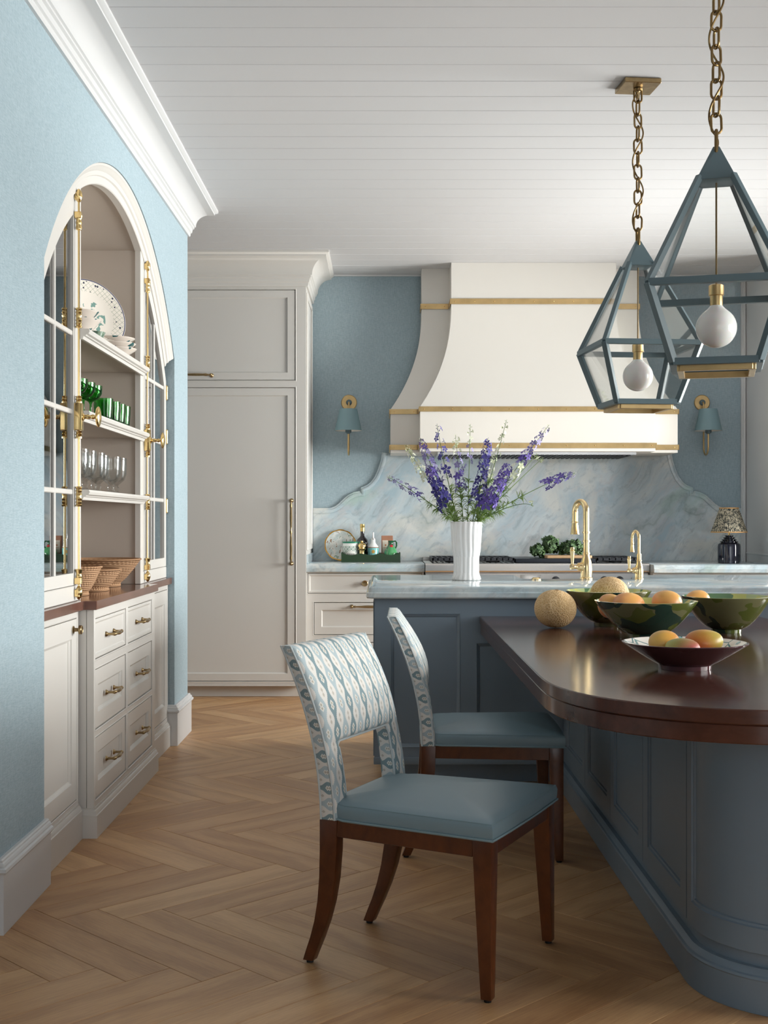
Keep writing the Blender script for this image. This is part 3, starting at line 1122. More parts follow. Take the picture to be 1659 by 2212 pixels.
# shelf 2: green coupes and tumblers
zs2 = 1.7224
coupe_pr = [(0.036, 0.0), (0.036, 0.003), (0.006, 0.010), (0.0045, 0.030), (0.0045, 0.065), (0.010, 0.076), (0.036, 0.090), (0.049, 0.112), (0.051, 0.146), (0.0495, 0.146), (0.0475, 0.113), (0.034, 0.092), (0.0, 0.084)]
cm = obj('green_coupe', MB().lathe([(0, 0)] + coupe_pr, (0, 0, 0), 36), GREENG)
for i, y in enumerate((5.235, 5.375, 5.505)):
    o = cm if i == 0 else cm.copy()
    if i:
        C.objects.link(o)
    o.location = (-1.292, y, zs2)
    tag(o, ('nearest', 'middle', 'farthest')[i] + ' of the three stemmed green glass coupes on the second shelf', 'glass', 'green coupes on the second shelf')
tum = [(0, 0.004), (0.034, 0.0), (0.037, 0.004), (0.041, 0.030), (0.0445, 0.080), (0.045, 0.114), (0.0435, 0.114), (0.0425, 0.08), (0.039, 0.03), (0.034, 0.010), (0, 0.009)]
tm = obj('green_tumbler', MB().lathe(tum, (0, 0, 0), 36, mod=lambda a, i: 1 + (0.006 * math.cos(18 * a + i) if 1 < i < 9 else 0)), GREENG)
for i, y in enumerate((5.755, 5.915, 6.035, 6.150)):
    o = tm if i == 0 else tm.copy()
    if i:
        C.objects.link(o)
    o.location = (-1.292, y, zs2)
    tag(o, ('first', 'second', 'third', 'last')[i] + ' green ribbed tumbler of the row, counted from the coupes', 'glass', 'green tumblers on the second shelf')
# shelf 3: clear goblets
zs3 = 1.4024
gob = [(0, 0.003), (0.040, 0.0), (0.040, 0.004), (0.014, 0.010), (0.009, 0.016), (0.015, 0.026), (0.015, 0.032), (0.008, 0.040), (0.020, 0.052), (0.040, 0.068), (0.049, 0.095), (0.0505, 0.120), (0.0515, 0.123), (0.0505, 0.127), (0.0515, 0.131), (0.0505, 0.135), (0.0515, 0.139), (0.0505, 0.143), (0.050, 0.174), (0.0485, 0.174), (0.048, 0.120), (0.046, 0.095), (0.036, 0.071), (0, 0.056)]
gm = obj('goblet', MB().lathe(gob, (0, 0, 0), 40), CLEAR)
for i, y in enumerate((5.26, 5.40, 5.566, 5.777, 5.90, 6.027)):
    o = gm if i == 0 else gm.copy()
    if i:
        C.objects.link(o)
    o.location = (-1.292 - (0.03 if i == 3 else 0), y, zs3)
    tag(o, ('first', 'second', 'third', 'fourth', 'fifth', 'last')[i] + ' clear footed goblet along the third shelf, counted from the near stile', 'glass', 'clear goblets on the third shelf')
# plates stacked behind the near glazed door
pm_ = obj('dinner_plate', MB().lathe([(0, 0.002), (0.06, 0.0), (0.065, 0.003), (0.118, 0.014), (0.12, 0.017), (0.117, 0.018), (0.064, 0.007), (0, 0.006)], (0, 0, 0), 40), CERAMIC)
for i in range(7):
    o = pm_ if i == 0 else pm_.copy()
    if i:
        C.objects.link(o)
    o.location = (-1.42, 4.62, 0.9535 + 0.0185 * i)
    tag(o, ('lowest', 'second lowest', 'third lowest', 'middle', 'fifth lowest', 'second highest', 'topmost')[i] + ' white plate of the stack behind the near glazed door', 'plate', 'white plates behind the near glazed door')

# ================================================================== BACK WALL: TALL REFRIGERATOR CABINET
FYF = 9.0            # face
FXR = -0.5617
FXL = -1.95
fc = thing('refrigerator_cabinet', 'tall white panelled refrigerator cabinet with crown moulding beside the range wall', 'cabinet', ((FXL + FXR) / 2, 9.35, 0))
obj('cabinet_body', MB().box(FXL, FYF + 0.028, 0.10, FXR, BY - 0.001, CZ - 0.001), WHITE, fc)
obj('toe_board', MB().box(FXL, FYF + 0.075, 0.001, FXR - 0.005, FYF + 0.095, 0.10).box(FXL, FYF + 0.0, 0.085, FXR, FYF + 0.05, 0.101), WHITE, fc)
H1 = (-1.72, -0.6385, 2.286, 2.940)
H2 = (-1.72, -0.6385, 0.118, 2.235)
obj('face_frame', face_frame(MB(), fy(FYF + 0.024), (FXL, FXR, 0.10, 2.99), [H1, H2], 0.024, -0.008, 0.008), WHITE, fc, smooth=False)
d1 = obj('upper_door', panel(MB(), fy(FYF + 0.022), ins(H1, 0.004), 0.052, 0.020, 0.008, 0.004), WHITE, fc, smooth=False)
d2 = obj('main_door', panel(MB(), fy(FYF + 0.022), ins(H2, 0.004), 0.052, 0.020, 0.008, 0.004), WHITE, fc, smooth=False)
pull(fy(FYF + 0.002), 0.948, 1.440, -0.6665, 0.0, 0.046, ABRASS, d2, 0.0085, vertical=True, leaf=False)
pull(fy(FYF + 0.002), -1.70, -1.222, 2.322, 0.0, 0.046, ABRASS, d1, 0.0085, leaf=False)
obj('crown', sweep_path(MB(), crown_profile(2.962, CZ - 2.962, 0.172), [(FXR, BY - 0.001), (FXR, FYF), (FXL, FYF)]), WHITE, fc)
sp = MB()
# applied panel mould on the side towards the range
for a, b in ((9.06, 9.10), (9.64, 9.68)):
    sp.box(FXR, a, 1.06, FXR + 0.010, b, 2.93)
sp.box(FXR, 9.10, 1.06, FXR + 0.0098, 9.64, 1.10).box(FXR, 9.10, 2.89, FXR + 0.0098, 9.64, 2.93)
obj('side_mould', sp, WHITE, fc, bev=0.003, seg=1)

# ================================================================== BACK WALL: COUNTERS
CTZ = 0.962


def counter_profile(mb, x0, x1, yf, z, th=0.058, yb=BY - 0.001, ends=(0, 0)):
    pr = [(yf + 0.006, z - th), (yf, z - th + 0.004), (yf, z - th * 0.5), (yf + 0.004, z - th * 0.47), (yf + 0.008, z - th * 0.45), (yf + 0.010, z - th * 0.25), (yf + 0.016, z - th * 0.06), (yf + 0.026, z), (yb, z), (yb, z - th)]
    return mb.prism(pr, 'x', x0, x1)


LYF, RYF = 9.035, 8.86
RGX0, RGX1 = 0.300, 1.910      # range
solo('marble_counter', counter_profile(MB(), FXR + 0.001, RGX0 - 0.006, LYF, CTZ), MARBLE, 'pale blue marble counter between the refrigerator cabinet and the range', 'countertop', (-0.13, 9.4, 0.905), angle=20)
solo('marble_counter', counter_profile(MB(), RGX1 + 0.006, RX - 0.001, RYF, CTZ), MARBLE, 'pale blue marble counter right of the range, under the table lamp', 'countertop', (2.36, 9.3, 0.905), angle=20)
# base cabinets
lc = thing('base_cabinet', 'white base cabinet with drawers between the refrigerator cabinet and the range', 'cabinet', (-0.13, 9.4, 0))
BYF = LYF + 0.03
obj('cabinet_body', MB().box(FXR + 0.001, BYF + 0.028, 0.09, RGX0 - 0.01, BY - 0.002, 0.903).box(FXR + 0.001, BYF + 0.06, 0.0, RGX0 - 0.01, BYF + 0.1, 0.09), WHITE, lc)
dh = [(FXR + 0.006, RGX0 - 0.025, 0.748, 0.895), (FXR + 0.052, RGX0 - 0.05, 0.447, 0.684), (FXR + 0.052, RGX0 - 0.05, 0.13, 0.395)]
obj('face_frame', face_frame(MB(), fy(BYF + 0.022), (FXR + 0.001, RGX0 - 0.01, 0.09, 0.903), dh, 0.022, -0.008), WHITE, lc, smooth=False)
for i, h in enumerate(dh):
    d = obj('drawer_front', slab(MB(), fy(BYF + 0.024), ins(h, 0.004), 0.022, 0.012) if i == 0 else panel(MB(), fy(BYF + 0.024), ins(h, 0.004), 0.052, 0.022, 0.009, 0.004), WHITE, lc, smooth=False)
    if i == 0:
        knob(fy(BYF), -0.138, 0.822, -0.004, 0.022, ABRASS, d)
        knob(fy(BYF), 0.06, 0.822, -0.004, 0.022, ABRASS, d)
    else:
        z = 0.654 if i == 1 else 0.352
        pull(fy(BYF), -0.245, 0.045, z, 0.0, 0.034, ABRASS, d, 0.0075)
rc = thing('base_cabinet', 'white base cabinet right of the range, only its top edge showing over the island', 'cabinet', (2.36, 9.3, 0))
RYB = RYF + 0.03
obj('cabinet_body', MB().box(RGX1 + 0.01, RYB + 0.02, 0.0, RX - 0.002, BY - 0.002, 0.903), WHITE, rc)
for a, b in ((RGX1 + 0.03, 2.35), (2.38, RX - 0.03)):
    d = obj('drawer_front', slab(MB(), fy(RYB + 0.02), (a, b, 0.72, 0.885), 0.02, 0.012), WHITE, rc, smooth=False)
    knob(fy(RYB), (a + b) / 2, 0.80, -0.002, 0.02, ABRASS, d)
    obj('door', panel(MB(), fy(RYB + 0.02), (a, b, 0.12, 0.69), 0.06, 0.02), WHITE, rc, smooth=False)

# shaped marble splashback
HCX = 1.11
half_pts = [(-1.717, 0.963), (-1.717, 1.336), (-1.56, 1.336), (-1.515, 1.340), (-1.475, 1.354), (-1.44, 1.378), (-1.405, 1.412), (-1.37, 1.444), (-1.335, 1.462), (-1.295, 1.4695), (-1.262, 1.4695), (-1.262, 1.509), (-1.222, 1.522), (-1.185, 1.552), (-1.150, 1.598), (-1.122, 1.66), (-1.100, 1.73), (-1.088, 1.80)]
lft = [(HCX + (max(x, (FXR + 0.011) - HCX)), z) for x, z in half_pts]
rgt = [(HCX - x if HCX - x < RX - 0.037 else RX - 0.037, z) for x, z in half_pts]
outline = lft + rgt[::-1]
sb = thing('splashback', 'pale blue marble splashback with a scalloped top edge behind the range', 'splashback', (HCX, BY, 0.963))
obj('slab', MB().prism(outline, 'y', BY - 0.020, BY - 0.0005), MARBLE, sb, smooth=False)


def edge_mould(pts, flip):
    rows = []
    n = len(pts)
    for i, p in enumerate(pts):
        a, b = Vector(pts[max(i - 1, 0)]), Vector(pts[min(i + 1, n - 1)])
        t = (b - a).normalized()
        nn = Vector((t.y, -t.x)) * (-1 if flip else 1)
        p = Vector(p)
        if nn.y > 0 and False:
            nn = -nn
        r = []
        for w_, d in ((0.002, 0.019), (0.002, 0.030), (-0.010, 0.034), (-0.022, 0.030), (-0.026, 0.023), (-0.036, 0.022), (-0.038, 0.019)):
            q = p - nn * w_
            r.append((q.x, BY - d, q.y))
        rows.append(r)
    mb = MB()
    mb.grid(rows)
    return mb


obj('edge_moulding', edge_mould(lft[1:], True), MARBLE, sb, angle=40)
obj('edge_moulding', edge_mould(rgt[1:], False), MARBLE, sb, angle=40)
obj('side_splash', MB().box(FXR + 0.0005, 9.07, 0.963, FXR + 0.012, BY - 0.021, 1.03), MARBLE, sb, bev=0.002, seg=1)

# ================================================================== RANGE HOOD
hood = thing('range_hood', 'warm white flared range hood with riveted brass straps over the range', 'range hood', (HCX, BY, 1.776))


def flare(z):
    t = min(1.0, max(0.0, (z - 2.10) / (2.885 - 2.10)))
    return (1 - t) ** 2.2


def hood_shell(hw0, hw1, y0, y1, zb, name, x_off=0.0, side=0):
    zs = [zb, 2.10] + [2.10 + 0.785 * i / 22 for i in range(1, 23)] + [CZ - 0.0005]
    rows = []
    for z in zs:
        f = flare(z)
        hw, y = hw0 + (hw1 - hw0) * f, y0 + (y1 - y0) * f
        rows.append([(HCX - hw, BY - 0.036, z), (HCX - hw, y, z), (HCX + hw, y, z), (HCX + hw, BY - 0.036, z)])
    mb = MB().grid(rows, cu=False)
    o = len(mb.v)
    mb.add(rows[0], [(0, 1, 2, 3)])
    return obj(name, mb, HOODW, hood, angle=30)


hood_shell(0.611, 0.8486, 9.268, 9.02, 1.776, 'hood_centre')
hood_shell(0.8235, 1.061, 9.490, 9.24, 1.778, 'hood_wings')


def strap(x0, x1, y, z0, z1, yb=None, sides=(1, 1), n=9):
    mb = MB().box(x0, y - 0.006, z0, x1, y, z1)
    if sides[0]:
        mb.box(x0 - 0.006, y - 0.006, z0, x0, yb, z1)
    if sides[1]:
        mb.box(x1, y - 0.006, z0, x1 + 0.006, yb, z1)
    s = obj('brass_strap', mb, BAND, hood, bev=0.001, seg=1)
    zc = (z0 + z1) / 2
    r = MB()
    for i in range(n):
        r.ball((x0 + 0.03 + (x1 - x0 - 0.06) * i / max(1, n - 1), y - 0.006, zc), 0.0045, 0.003, 0.0045, 8, 6)
    rv = obj('rivets', r, BRASS, s)
    rv['kind'] = 'stuff'


for z0, z1 in ((2.881, 2.922), (2.063, 2.100), (1.799, 1.837)):
    f = flare((z0 + z1) / 2 + (0.0 if z0 > 2.5 else -0.2))
    hw, y = 0.611 + 0.2376 * f, 9.268 - 0.248 * f
    hw2, y2 = 0.8235 + 0.2375 * f, 9.490 - 0.25 * f
    strap(HCX - hw - 0.004, HCX + hw + 0.004, y - 0.0005, z0, z1, y2 - 0.008, n=9)
    strap(HCX - hw2 - 0.004, HCX - hw - 0.012, y2 - 0.0005, z0, z1, BY - 0.06, (1, 0), 2)
    strap(HCX + hw + 0.012, HCX + hw2 + 0.004, y2 - 0.0005, z0, z1, BY - 0.06, (0, 1), 2)
vl = MB().box(HCX - 0.72, 9.07, 1.755, HCX + 0.72, 9.60, 1.7755)
obj('vent_liner', vl, STEEL, hood)
bf = MB()
for i in range(40):
    x = HCX - 0.70 + 0.035 * i
    bf.box(x, 9.10, 1.748, x + 0.02, 9.58, 1.756)
o = obj('baffles', bf, IRON, hood)
o['kind'] = 'stuff'

# ================================================================== RANGE
rg = thing('range', 'stainless steel range with black grates and a griddle under the hood', 'range', (HCX, 9.4, 0))
obj('oven_body', MB().box(RGX0, 9.05, 0.10, RGX1, BY - 0.022, 0.93), STEEL, rg, bev=0.003, seg=1)
tp = MB()
tp.prism([(9.005, 0.905), (9.0, 0.915), (9.0, 0.955), (9.006, 0.966), (9.02, 0.970), (BY - 0.022, 0.970), (BY - 0.022, 0.90), (9.05, 0.90)], 'x', RGX0 - 0.002, RGX1 + 0.002)
obj('top_frame', tp, STEEL, rg, angle=25)
obj('back_guard', MB().box(RGX0, BY - 0.075, 0.971, RGX1, BY - 0.022, 0.995), STEEL, rg, bev=0.002, seg=1)
cp = obj('control_panel', MB().box(RGX0, 9.022, 0.765, RGX1, 9.049, 0.898), STEEL, rg, bev=0.003, seg=1)
obj('display_frame', MB().box(0.985, 9.017, 0.80, 1.135, 9.022, 0.885), STEEL, cp, bev=0.002)
for x in (0.40, 0.53, 0.66, 0.79, 0.945, 1.24, 1.59, 1.70, 1.81):
    k_ = MB().lathe([(0, 0), (0.030, 0), (0.030, 0.004), (0.022, 0.006), (0.022, 0.03), (0.018, 0.034), (0, 0.034)], (x, 9.0215, 0.845), 20, axis=Matrix.Rotation(PI / 2, 3, 'X'))
    obj('burner_knob', k_, IRON, cp)


def grate(x0, x1):
    g = MB()
    zt = 1.006
    for x in (x0, x1 - 0.012):
        g.box(x, 9.07, 0.975, x + 0.012, 9.62, zt)
    for y in (9.07, 9.33, 9.608):
        g.box(x0, y, 0.985, x1, y + 0.012, zt - 0.0005)
    for i in range(1, 7):
        x = x0 + (x1 - x0) * i / 7
        g.box(x - 0.005, 9.07, 0.988, x + 0.005, 9.62, zt - 0.001)
    for y in (9.20, 9.46):
        g.box(x0, y - 0.005, 0.988, x1, y + 0.005, zt - 0.0015)
    obj('grate', g, IRON, rg, bev=0.001, seg=1)


for a, b in ((0.350, 0.645), (0.650, 0.945), (1.545, 1.86)):
    grate(a, b)
for x in (0.50, 0.80, 1.70):
    for y in (9.20, 9.47):
        obj('burner', MB().lathe([(0, 0), (0.05, 0), (0.05, 0.008), (0.03, 0.012), (0.03, 0.016), (0, 0.018)], (x, y, 0.971), 20), IRON, rg)
obj('griddle_cover', MB().box(0.955, 9.065, 0.971, 1.535, 9.62, 1.000), simple('dark_griddle', rgb(52, 56, 64), 0.35, 0.6), rg, bev=0.004)
for i in range(3):
    obj('oven_handle', MB().tube([(RGX0 + 0.08 + i * 0.52, 8.985, 0.70), (RGX0 + 0.48 + i * 0.52, 8.985, 0.70)], 0.014, 12).box(RGX0 + 0.10 + i * 0.52, 8.985, 0.693, RGX0 + 0.12 + i * 0.52, 9.05, 0.707).box(RGX0 + 0.44 + i * 0.52, 8.985, 0.693, RGX0 + 0.46 + i * 0.52, 9.05, 0.707), STEEL, rg)

# ================================================================== ISLAND
IY = 6.03            # panelled face towards the table
IX0, IX1 = -0.046, 2.35
ITZ = 0.960
isl = thing('kitchen_island', 'slate blue panelled kitchen island under the marble top', 'kitchen island', (0.9, 6.6, 0))
obj('cabinet_body', MB().box(IX0, IY + 0.022, 0.101, IX1, 6.798, 0.9025).box(IX0, 6.798, 0.101, 0.773, 7.24, 0.9025).box(1.432, 6.798, 0.101, IX1, 7.24, 0.9025).box(0.773, 6.798, 0.101, 1.432, 7.24, 0.679).box(IX0 + 0.05, IY + 0.08, 0.001, IX1 - 0.05, 7.18, 0.101), BLUE, isl)
mp = fy(IY + 0.022)
hs = [(0.035, 0.364, 0.185, 0.823), (0.449, 1.82, 0.185, 0.682), (1.92, 2.30, 0.185, 0.823)]
ff = MB()
xs_outer = (IX0, IX1, 0.10, 0.9025)
face_frame(ff, mp, xs_outer, hs, 0.022, 0.010, 0.004)
obj('face_frame', ff, BLUE, isl, smooth=False)
for h in hs:
    pm_b = MB()
    ring(pm_b, mp, h, ins(h, 0.010), 0.022, 0.016)
    ring(pm_b, mp, ins(h, 0.010), ins(h, 0.014), 0.016, 0.0115)
    q = ins(h, 0.014)
    pm_b.add([mp(a, z, 0.0115) for a, z in [(q[0], q[2]), (q[1], q[2]), (q[1], q[3]), (q[0], q[3])]], [(0, 1, 2, 3)])
    obj('panel', pm_b, BLUE, isl, smooth=False)
obj('base_rail', MB().box(IX0 - 0.004, IY - 0.006, 0.10, IX1, IY + 0.02, 0.135), BLUE, isl, bev=0.004)
# end panel towards the passage
ep = MB()
mpe = lambda a, z, d: (IX0 - d, a, z)
ring(ep, mpe, (IY + 0.03, 7.23, 0.11, 0.90), (IY + 0.03, 7.23, 0.11, 0.90), 0.0, 0.001)
panel(ep, mpe, (IY + 0.06, 7.20, 0.13, 0.88), 0.08, 0.006, 0.005, 0.006)
obj('end_panel', ep, BLUE, isl, smooth=False)


# marble top: two-step ogee edge, notch on the far side for the sink
def rounded(poly, r, n=5):
    out = []
    m = len(poly)
    for i in range(m):
        a, b, c = Vector(poly[i - 1]), Vector(poly[i]), Vector(poly[(i + 1) % m])
        d0, d1 = (a - b).normalized(), (c - b).normalized()
        rr = r[i] if isinstance(r, (list, tuple)) else r
        if rr <= 0:
            out.append(tuple(b))
            continue
        half_a = d0.angle(d1) / 2
        tl = rr / math.tan(half_a)
        p0, p1 = b + d0 * tl, b + d1 * tl
        cen = b + (d0 + d1).normalized() * (rr / math.sin(half_a))
        v0, v1 = p0 - cen, p1 - cen
        for k in range(n + 1):
            t = k / n
            v = v0.lerp(v1, t)
            out.append(tuple(cen + v.normalized() * rr))
    return out


MX0, MX1, MY0, MY1 = -0.085, 2.40, 5.965, 7.285
SKX0, SKX1, SKY = 0.775, 1.43, 6.80
plan = [(MX0, MY0), (MX1, MY0), (MX1, MY1), (SKX1, MY1), (SKX1, SKY), (SKX0, SKY), (SKX0, MY1), (MX0, MY1)]
prof_i = [(0.014, -0.058), (0.004, -0.056), (0.0, -0.050), (0.0, -0.031), (0.003, -0.0275), (0.009, -0.027), (0.010, -0.018), (0.014, -0.007), (0.020, -0.002), (0.026, 0.0)]


def inset_poly(poly, d):
    out = []
    m = len(poly)
    for i in range(m):
        a, b, c = Vector(poly[i - 1]), Vector(poly[i]), Vector(poly[(i + 1) % m])
        e0, e1 = (b - a).normalized(), (c - b).normalized()
        n0, n1 = Vector((-e0.y, e0.x)), Vector((-e1.y, e1.x))
        mm = (n0 + n1).normalized()
        out.append(tuple(b + mm * d / max(0.3, mm.dot(n0))))
    return out


mt = MB()
rows = []
for d, z in prof_i:
    pl_ = inset_poly(plan, d)
    rows.append([(x, y, ITZ + z) for x, y in rounded(pl_, [0.022, 0.022, 0.03, 0.012, 0, 0, 0.012, 0.03])])
mt.grid(rows, cu=True)
k = len(rows[0])
mt.f.append(tuple(range(k))[::-1])
o_ = (len(rows) - 1) * k
mt.f.append(tuple(range(o_, o_ + k)))
solo('island_countertop', mt, MARBLE, 'pale blue marble island top with an ogee edge, under the vase of flowers', 'countertop', (1.1, 6.6, 0.902), angle=20)
# apron sink in the notch
sk = MB()
sk.box(SKX0 + 0.004, SKY + 0.004, 0.68, SKX1 - 0.004, SKY + 0.02, 0.925).box(SKX0 + 0.004, 7.27, 0.68, SKX1 - 0.004, 7.30, 0.925)
sk.box(SKX0 + 0.004, SKY + 0.02, 0.68, SKX0 + 0.024, 7.27, 0.925).box(SKX1 - 0.024, SKY + 0.02, 0.68, SKX1 - 0.004, 7.27, 0.925).box(SKX0 + 0.024, SKY + 0.02, 0.68, SKX1 - 0.024, 7.27, 0.70)
solo('apron_sink', sk, CERAMIC, 'sink set into the far side of the island, just behind the gold taps', 'sink', (1.1, 7.04, 0.68), smooth=False)
solo('sink_button', MB().lathe([(0, 0), (0.026, 0), (0.026, 0.005), (0.020, 0.009), (0.018, 0.012), (0, 0.013)], (0.815, 6.69, ITZ + 0.0003), 24), FAUCETB, 'small round gold button on the island top left of the taps', 'button', (0.815, 6.69, ITZ))


# taps
def faucet(cx, cy, s, label, big):
    t = thing('faucet', label, 'faucet', (cx, cy, ITZ + 0.0003))
    z0 = ITZ + 0.0003
    hb = 0.195 * s
    pr = [(0, 0), (0.034 * s, 0), (0.034 * s, 0.008 * s), (0.030 * s, 0.012 * s), (0.031 * s, 0.03 * s), (0.032 * s, 0.06 * s), (0.028 * s, 0.095 * s), (0.020 * s, 0.12 * s), (0.018 * s, 0.135 * s), (0.021 * s, 0.137 * s), (0.021 * s, 0.143 * s), (0.017 * s, 0.145 * s), (0.017 * s, 0.19 * s), (0, 0.19 * s)]
    obj('tap_body', MB().lathe(pr, (cx, cy, z0), 28), FAUCETB, t)
    if big:
        top, r, dx, dy, drop, rr = 0.418, 0.0165, -0.045, 0.105, 0.150, 0.062
        cols_ = (0.205, 0.252)
    else:
        top, r, dx, dy, drop, rr = 0.258, 0.0080, -0.022, 0.075, 0.075, 0.04
        cols_ = ()
    pts = [(cx, cy, z0 + 0.12 * s)]
    d = Vector((dx, dy)).normalized()
    L = Vector((dx, dy)).length
    hz = top - L / 2
    pts.append((cx, cy, z0 + hz * 0.8))
    for i in range(0, 19):
        a = PI * i / 18
        q = L / 2 * (1 - math.cos(a))
        pts.append((cx + d.x * q, cy + d.y * q, z0 + hz + L / 2 * math.sin(a) * 1.0))
    pts.append((cx + d.x * L, cy + d.y * L, z0 + hz - drop * 0.35))
    sp_ = obj('spout', MB().tube(pts, r, 16), FAUCETB, t)
    for zc in cols_:
        obj('spout_collar', MB().lathe([(r, -0.005), (r + 0.004, -0.004), (r + 0.004, 0.004), (r, 0.005)], (cx, cy, z0 + zc), 20), FAUCETB, t)
    ex, ey, ez = cx + d.x * L, cy + d.y * L, z0 + hz - drop * 0.35
    obj('spray_head', MB().lathe([(0, 0.0), (r * 1.05, 0.0), (r * 1.2, -0.006), (r * 1.05, -0.010), (r * 1.2, -0.03 * s), (r * 1.45, -0.066 * s), (r * 1.6, -0.072 * s), (0, -0.072 * s)], (ex, ey, ez + 0.004), 20), FAUCETB, t)
    # lever on the left side
    hz_ = z0 + 0.068 * s
    m = Vector((-0.95, -0.30, 0)).normalized()
    mm = m.to_track_quat('Z', 'Y').to_matrix()
    obj('valve', MB().lathe([(0, 0), (0.022 * s, 0), (0.024 * s, 0.022 * s), (0.026 * s, 0.024 * s), (0.026 * s, 0.030 * s), (0.022 * s, 0.034 * s), (0.022 * s, 0.048 * s), (0.012 * s, 0.056 * s), (0.012 * s, 0.072 * s), (0.016 * s, 0.078 * s), (0.014 * s, 0.092 * s), (0, 0.096 * s)], (cx, cy, hz_), 20, axis=mm), FAUCETB, t)
    lp = Vector((cx, cy, hz_)) + m * 0.082 * s
    obj('lever', MB().lathe([(0, 0), (0.007 * s, 0.0), (0.008 * s, 0.02 * s), (0.013 * s, 0.075 * s), (0.015 * s, 0.085 * s), (0.010 * s, 0.088 * s), (0.013 * s, 0.094 * s), (0.011 * s, 0.104 * s), (0, 0.106 * s)], lp, 16), FAUCETB, t)


faucet(1.088, 6.725, 1.0, 'tall gold gooseneck kitchen tap with a pull-out head on the island', True)
faucet(1.372, 6.725, 0.72, 'small gold gooseneck filter tap right of the tall tap', False)

# ================================================================== DINING TABLE
TZ, TCX, TA, TCY, TB, TN = 0.815, 1.133, 0.672, 3.72, 0.70, 2.5


def table_outline(inset, n=40, yb=IY - 0.001):
    a, b = TA - inset, TB - inset
    pts = [(TCX + a, yb)]
    for i in range(n + 1):
        th = -PI * i / n
        c, s = math.cos(th), math.sin(th)
        pts.append((TCX + a * math.copysign(abs(c) ** (2 / TN), c), TCY + b * math.copysign(abs(s) ** (2 / TN), s)))
    pts.append((TCX - a, yb))
    return pts


tb = thing('dining_table', 'dark mahogany table with a rounded end on a slate blue panelled base', 'table', (TCX, 4.5, 0))


def layer(z0, z1, inset, r=0.003):
    rows = []
    for d, z in ((r, z0), (0, z0 + r), (0, z1 - r), (r * 0.4, z1 - r * 0.4), (r, z1)):
        rows.append([(x, y, z) for x, y in table_outline(inset + d)])
    mb = MB().grid(rows, cu=True)
    k = len(rows[0])
    mb.f.append(tuple(range(k))[::-1])
    mb.f.append(tuple(range(4 * k, 5 * k)))
    return mb


obj('table_top', layer(TZ - 0.038, TZ, 0.0), MAHOG, tb, angle=25)
obj('table_apron', layer(TZ - 0.086, TZ - 0.0385, 0.004), MAHOG, tb, angle=25)
# pedestal: stadium plan
PR, PCY = 0.278, 3.470


def stadium(r, yb=IY - 0.002, n=28):
    pts = [(TCX + r, yb)]
    for i in range(n + 1):
        a = -PI * i / n
        pts.append((TCX + r * math.cos(a), PCY + r * math.sin(a)))
    pts.append((TCX - r, yb))
    return pts


obj('pedestal', MB().prism(stadium(PR - 0.012), 'z', 0.001, TZ - 0.0862), BLUE, tb, angle=25)
prf = [(0.020, 0.0008), (0.020, 0.086), (0.022, 0.090), (0.020, 0.096), (0.014, 0.099), (0.010, 0.108), (0.004, 0.115), (-0.013, 0.115)]
ro = [[(x, y, z) for x, y in stadium(PR + d)] for d, z in prf]
obj('plinth', MB().grid(ro), BLUE, tb, angle=25)


def on_base(s, z, d):
    """s runs along the base outline from the island on the left side, d out from the pedestal body"""
    r = PR - 0.012 + d
    L = (IY - 0.002) - PCY
    if s <= L:
        return (TCX - r, IY - 0.002 - s, z)
    a = (s - L) / PR
    if a <= PI:
        return (TCX - r * math.cos(a), PCY - r * math.sin(a), z)
    return (TCX + r, PCY + (a - PI) * PR, z)


def base_panel(s0, s1, z0, z1, stile=0.07, n=1):
    mb = MB()
    zin = (z0 + 0.066, z1 - 0.03)

    def rect(o, t):
        return (s0 + o, s1 - o, z0 + t, z1 - t)
    steps = [((s0, s1, z0, z1), 0.0), ((s0, s1, z0, z1), 0.011), ((s0 + 0.001, s1 - 0.001, z0 + 0.001, z1 - 0.001), 0.012)]
    i0 = (s0 + stile, s1 - stile, z0 + 0.066, z1 - 0.012)
    steps += [(i0, 0.012), (ins(i0, 0.003), 0.007), (ins(i0, 0.009), 0.006), (ins(i0, 0.011), 0.001)]

    def loop(r, d):
        pts = []
        for i in range(n):
            pts.append(on_base(r[0] + (r[1] - r[0]) * i / n, r[2], d))
        pts.append(on_base(r[1], r[2], d))
        for i in range(n):
            pts.append(on_base(r[1] - (r[1] - r[0]) * i / n, r[3], d))
        pts.append(on_base(r[0], r[3], d))
        return pts
    mb.grid([loop(r, d) for r, d in steps], cu=True)
    # field
    r, d = steps[-1]
    mb.grid([[on_base(r[0] + (r[1] - r[0]) * i / n, z, d) for i in range(n + 1)] for z in (r[2], r[3])])
    return obj('base_panel', mb, BLUE, tb, angle=25)


L0 = (IY - 0.002) - PCY
edges = [0.115, 0.708, 1.302, 1.897, 2.493]
for a, b in zip(edges[:-1], edges[1:]):
    base_panel(a + 0.003, b - 0.003, 0.150, TZ - 0.088)
base_panel(edges[-1] + 0.006, L0 + PR * PI + (L0 - edges[-1]) - 0.006, 0.150, TZ - 0.088, 0.050, 30)
for i in range(4):
    a, b = L0 * 2 + PR * PI - edges[i + 1], L0 * 2 + PR * PI - edges[i]
    base_panel(a + 0.003, b - 0.003, 0.150, TZ - 0.088)

# ================================================================== CHAIRS


def spine(z):
    t = max(0.0, (z - 0.43) / 0.49)
    return -0.207 - 0.012 * t - 0.128 * t ** 2.0


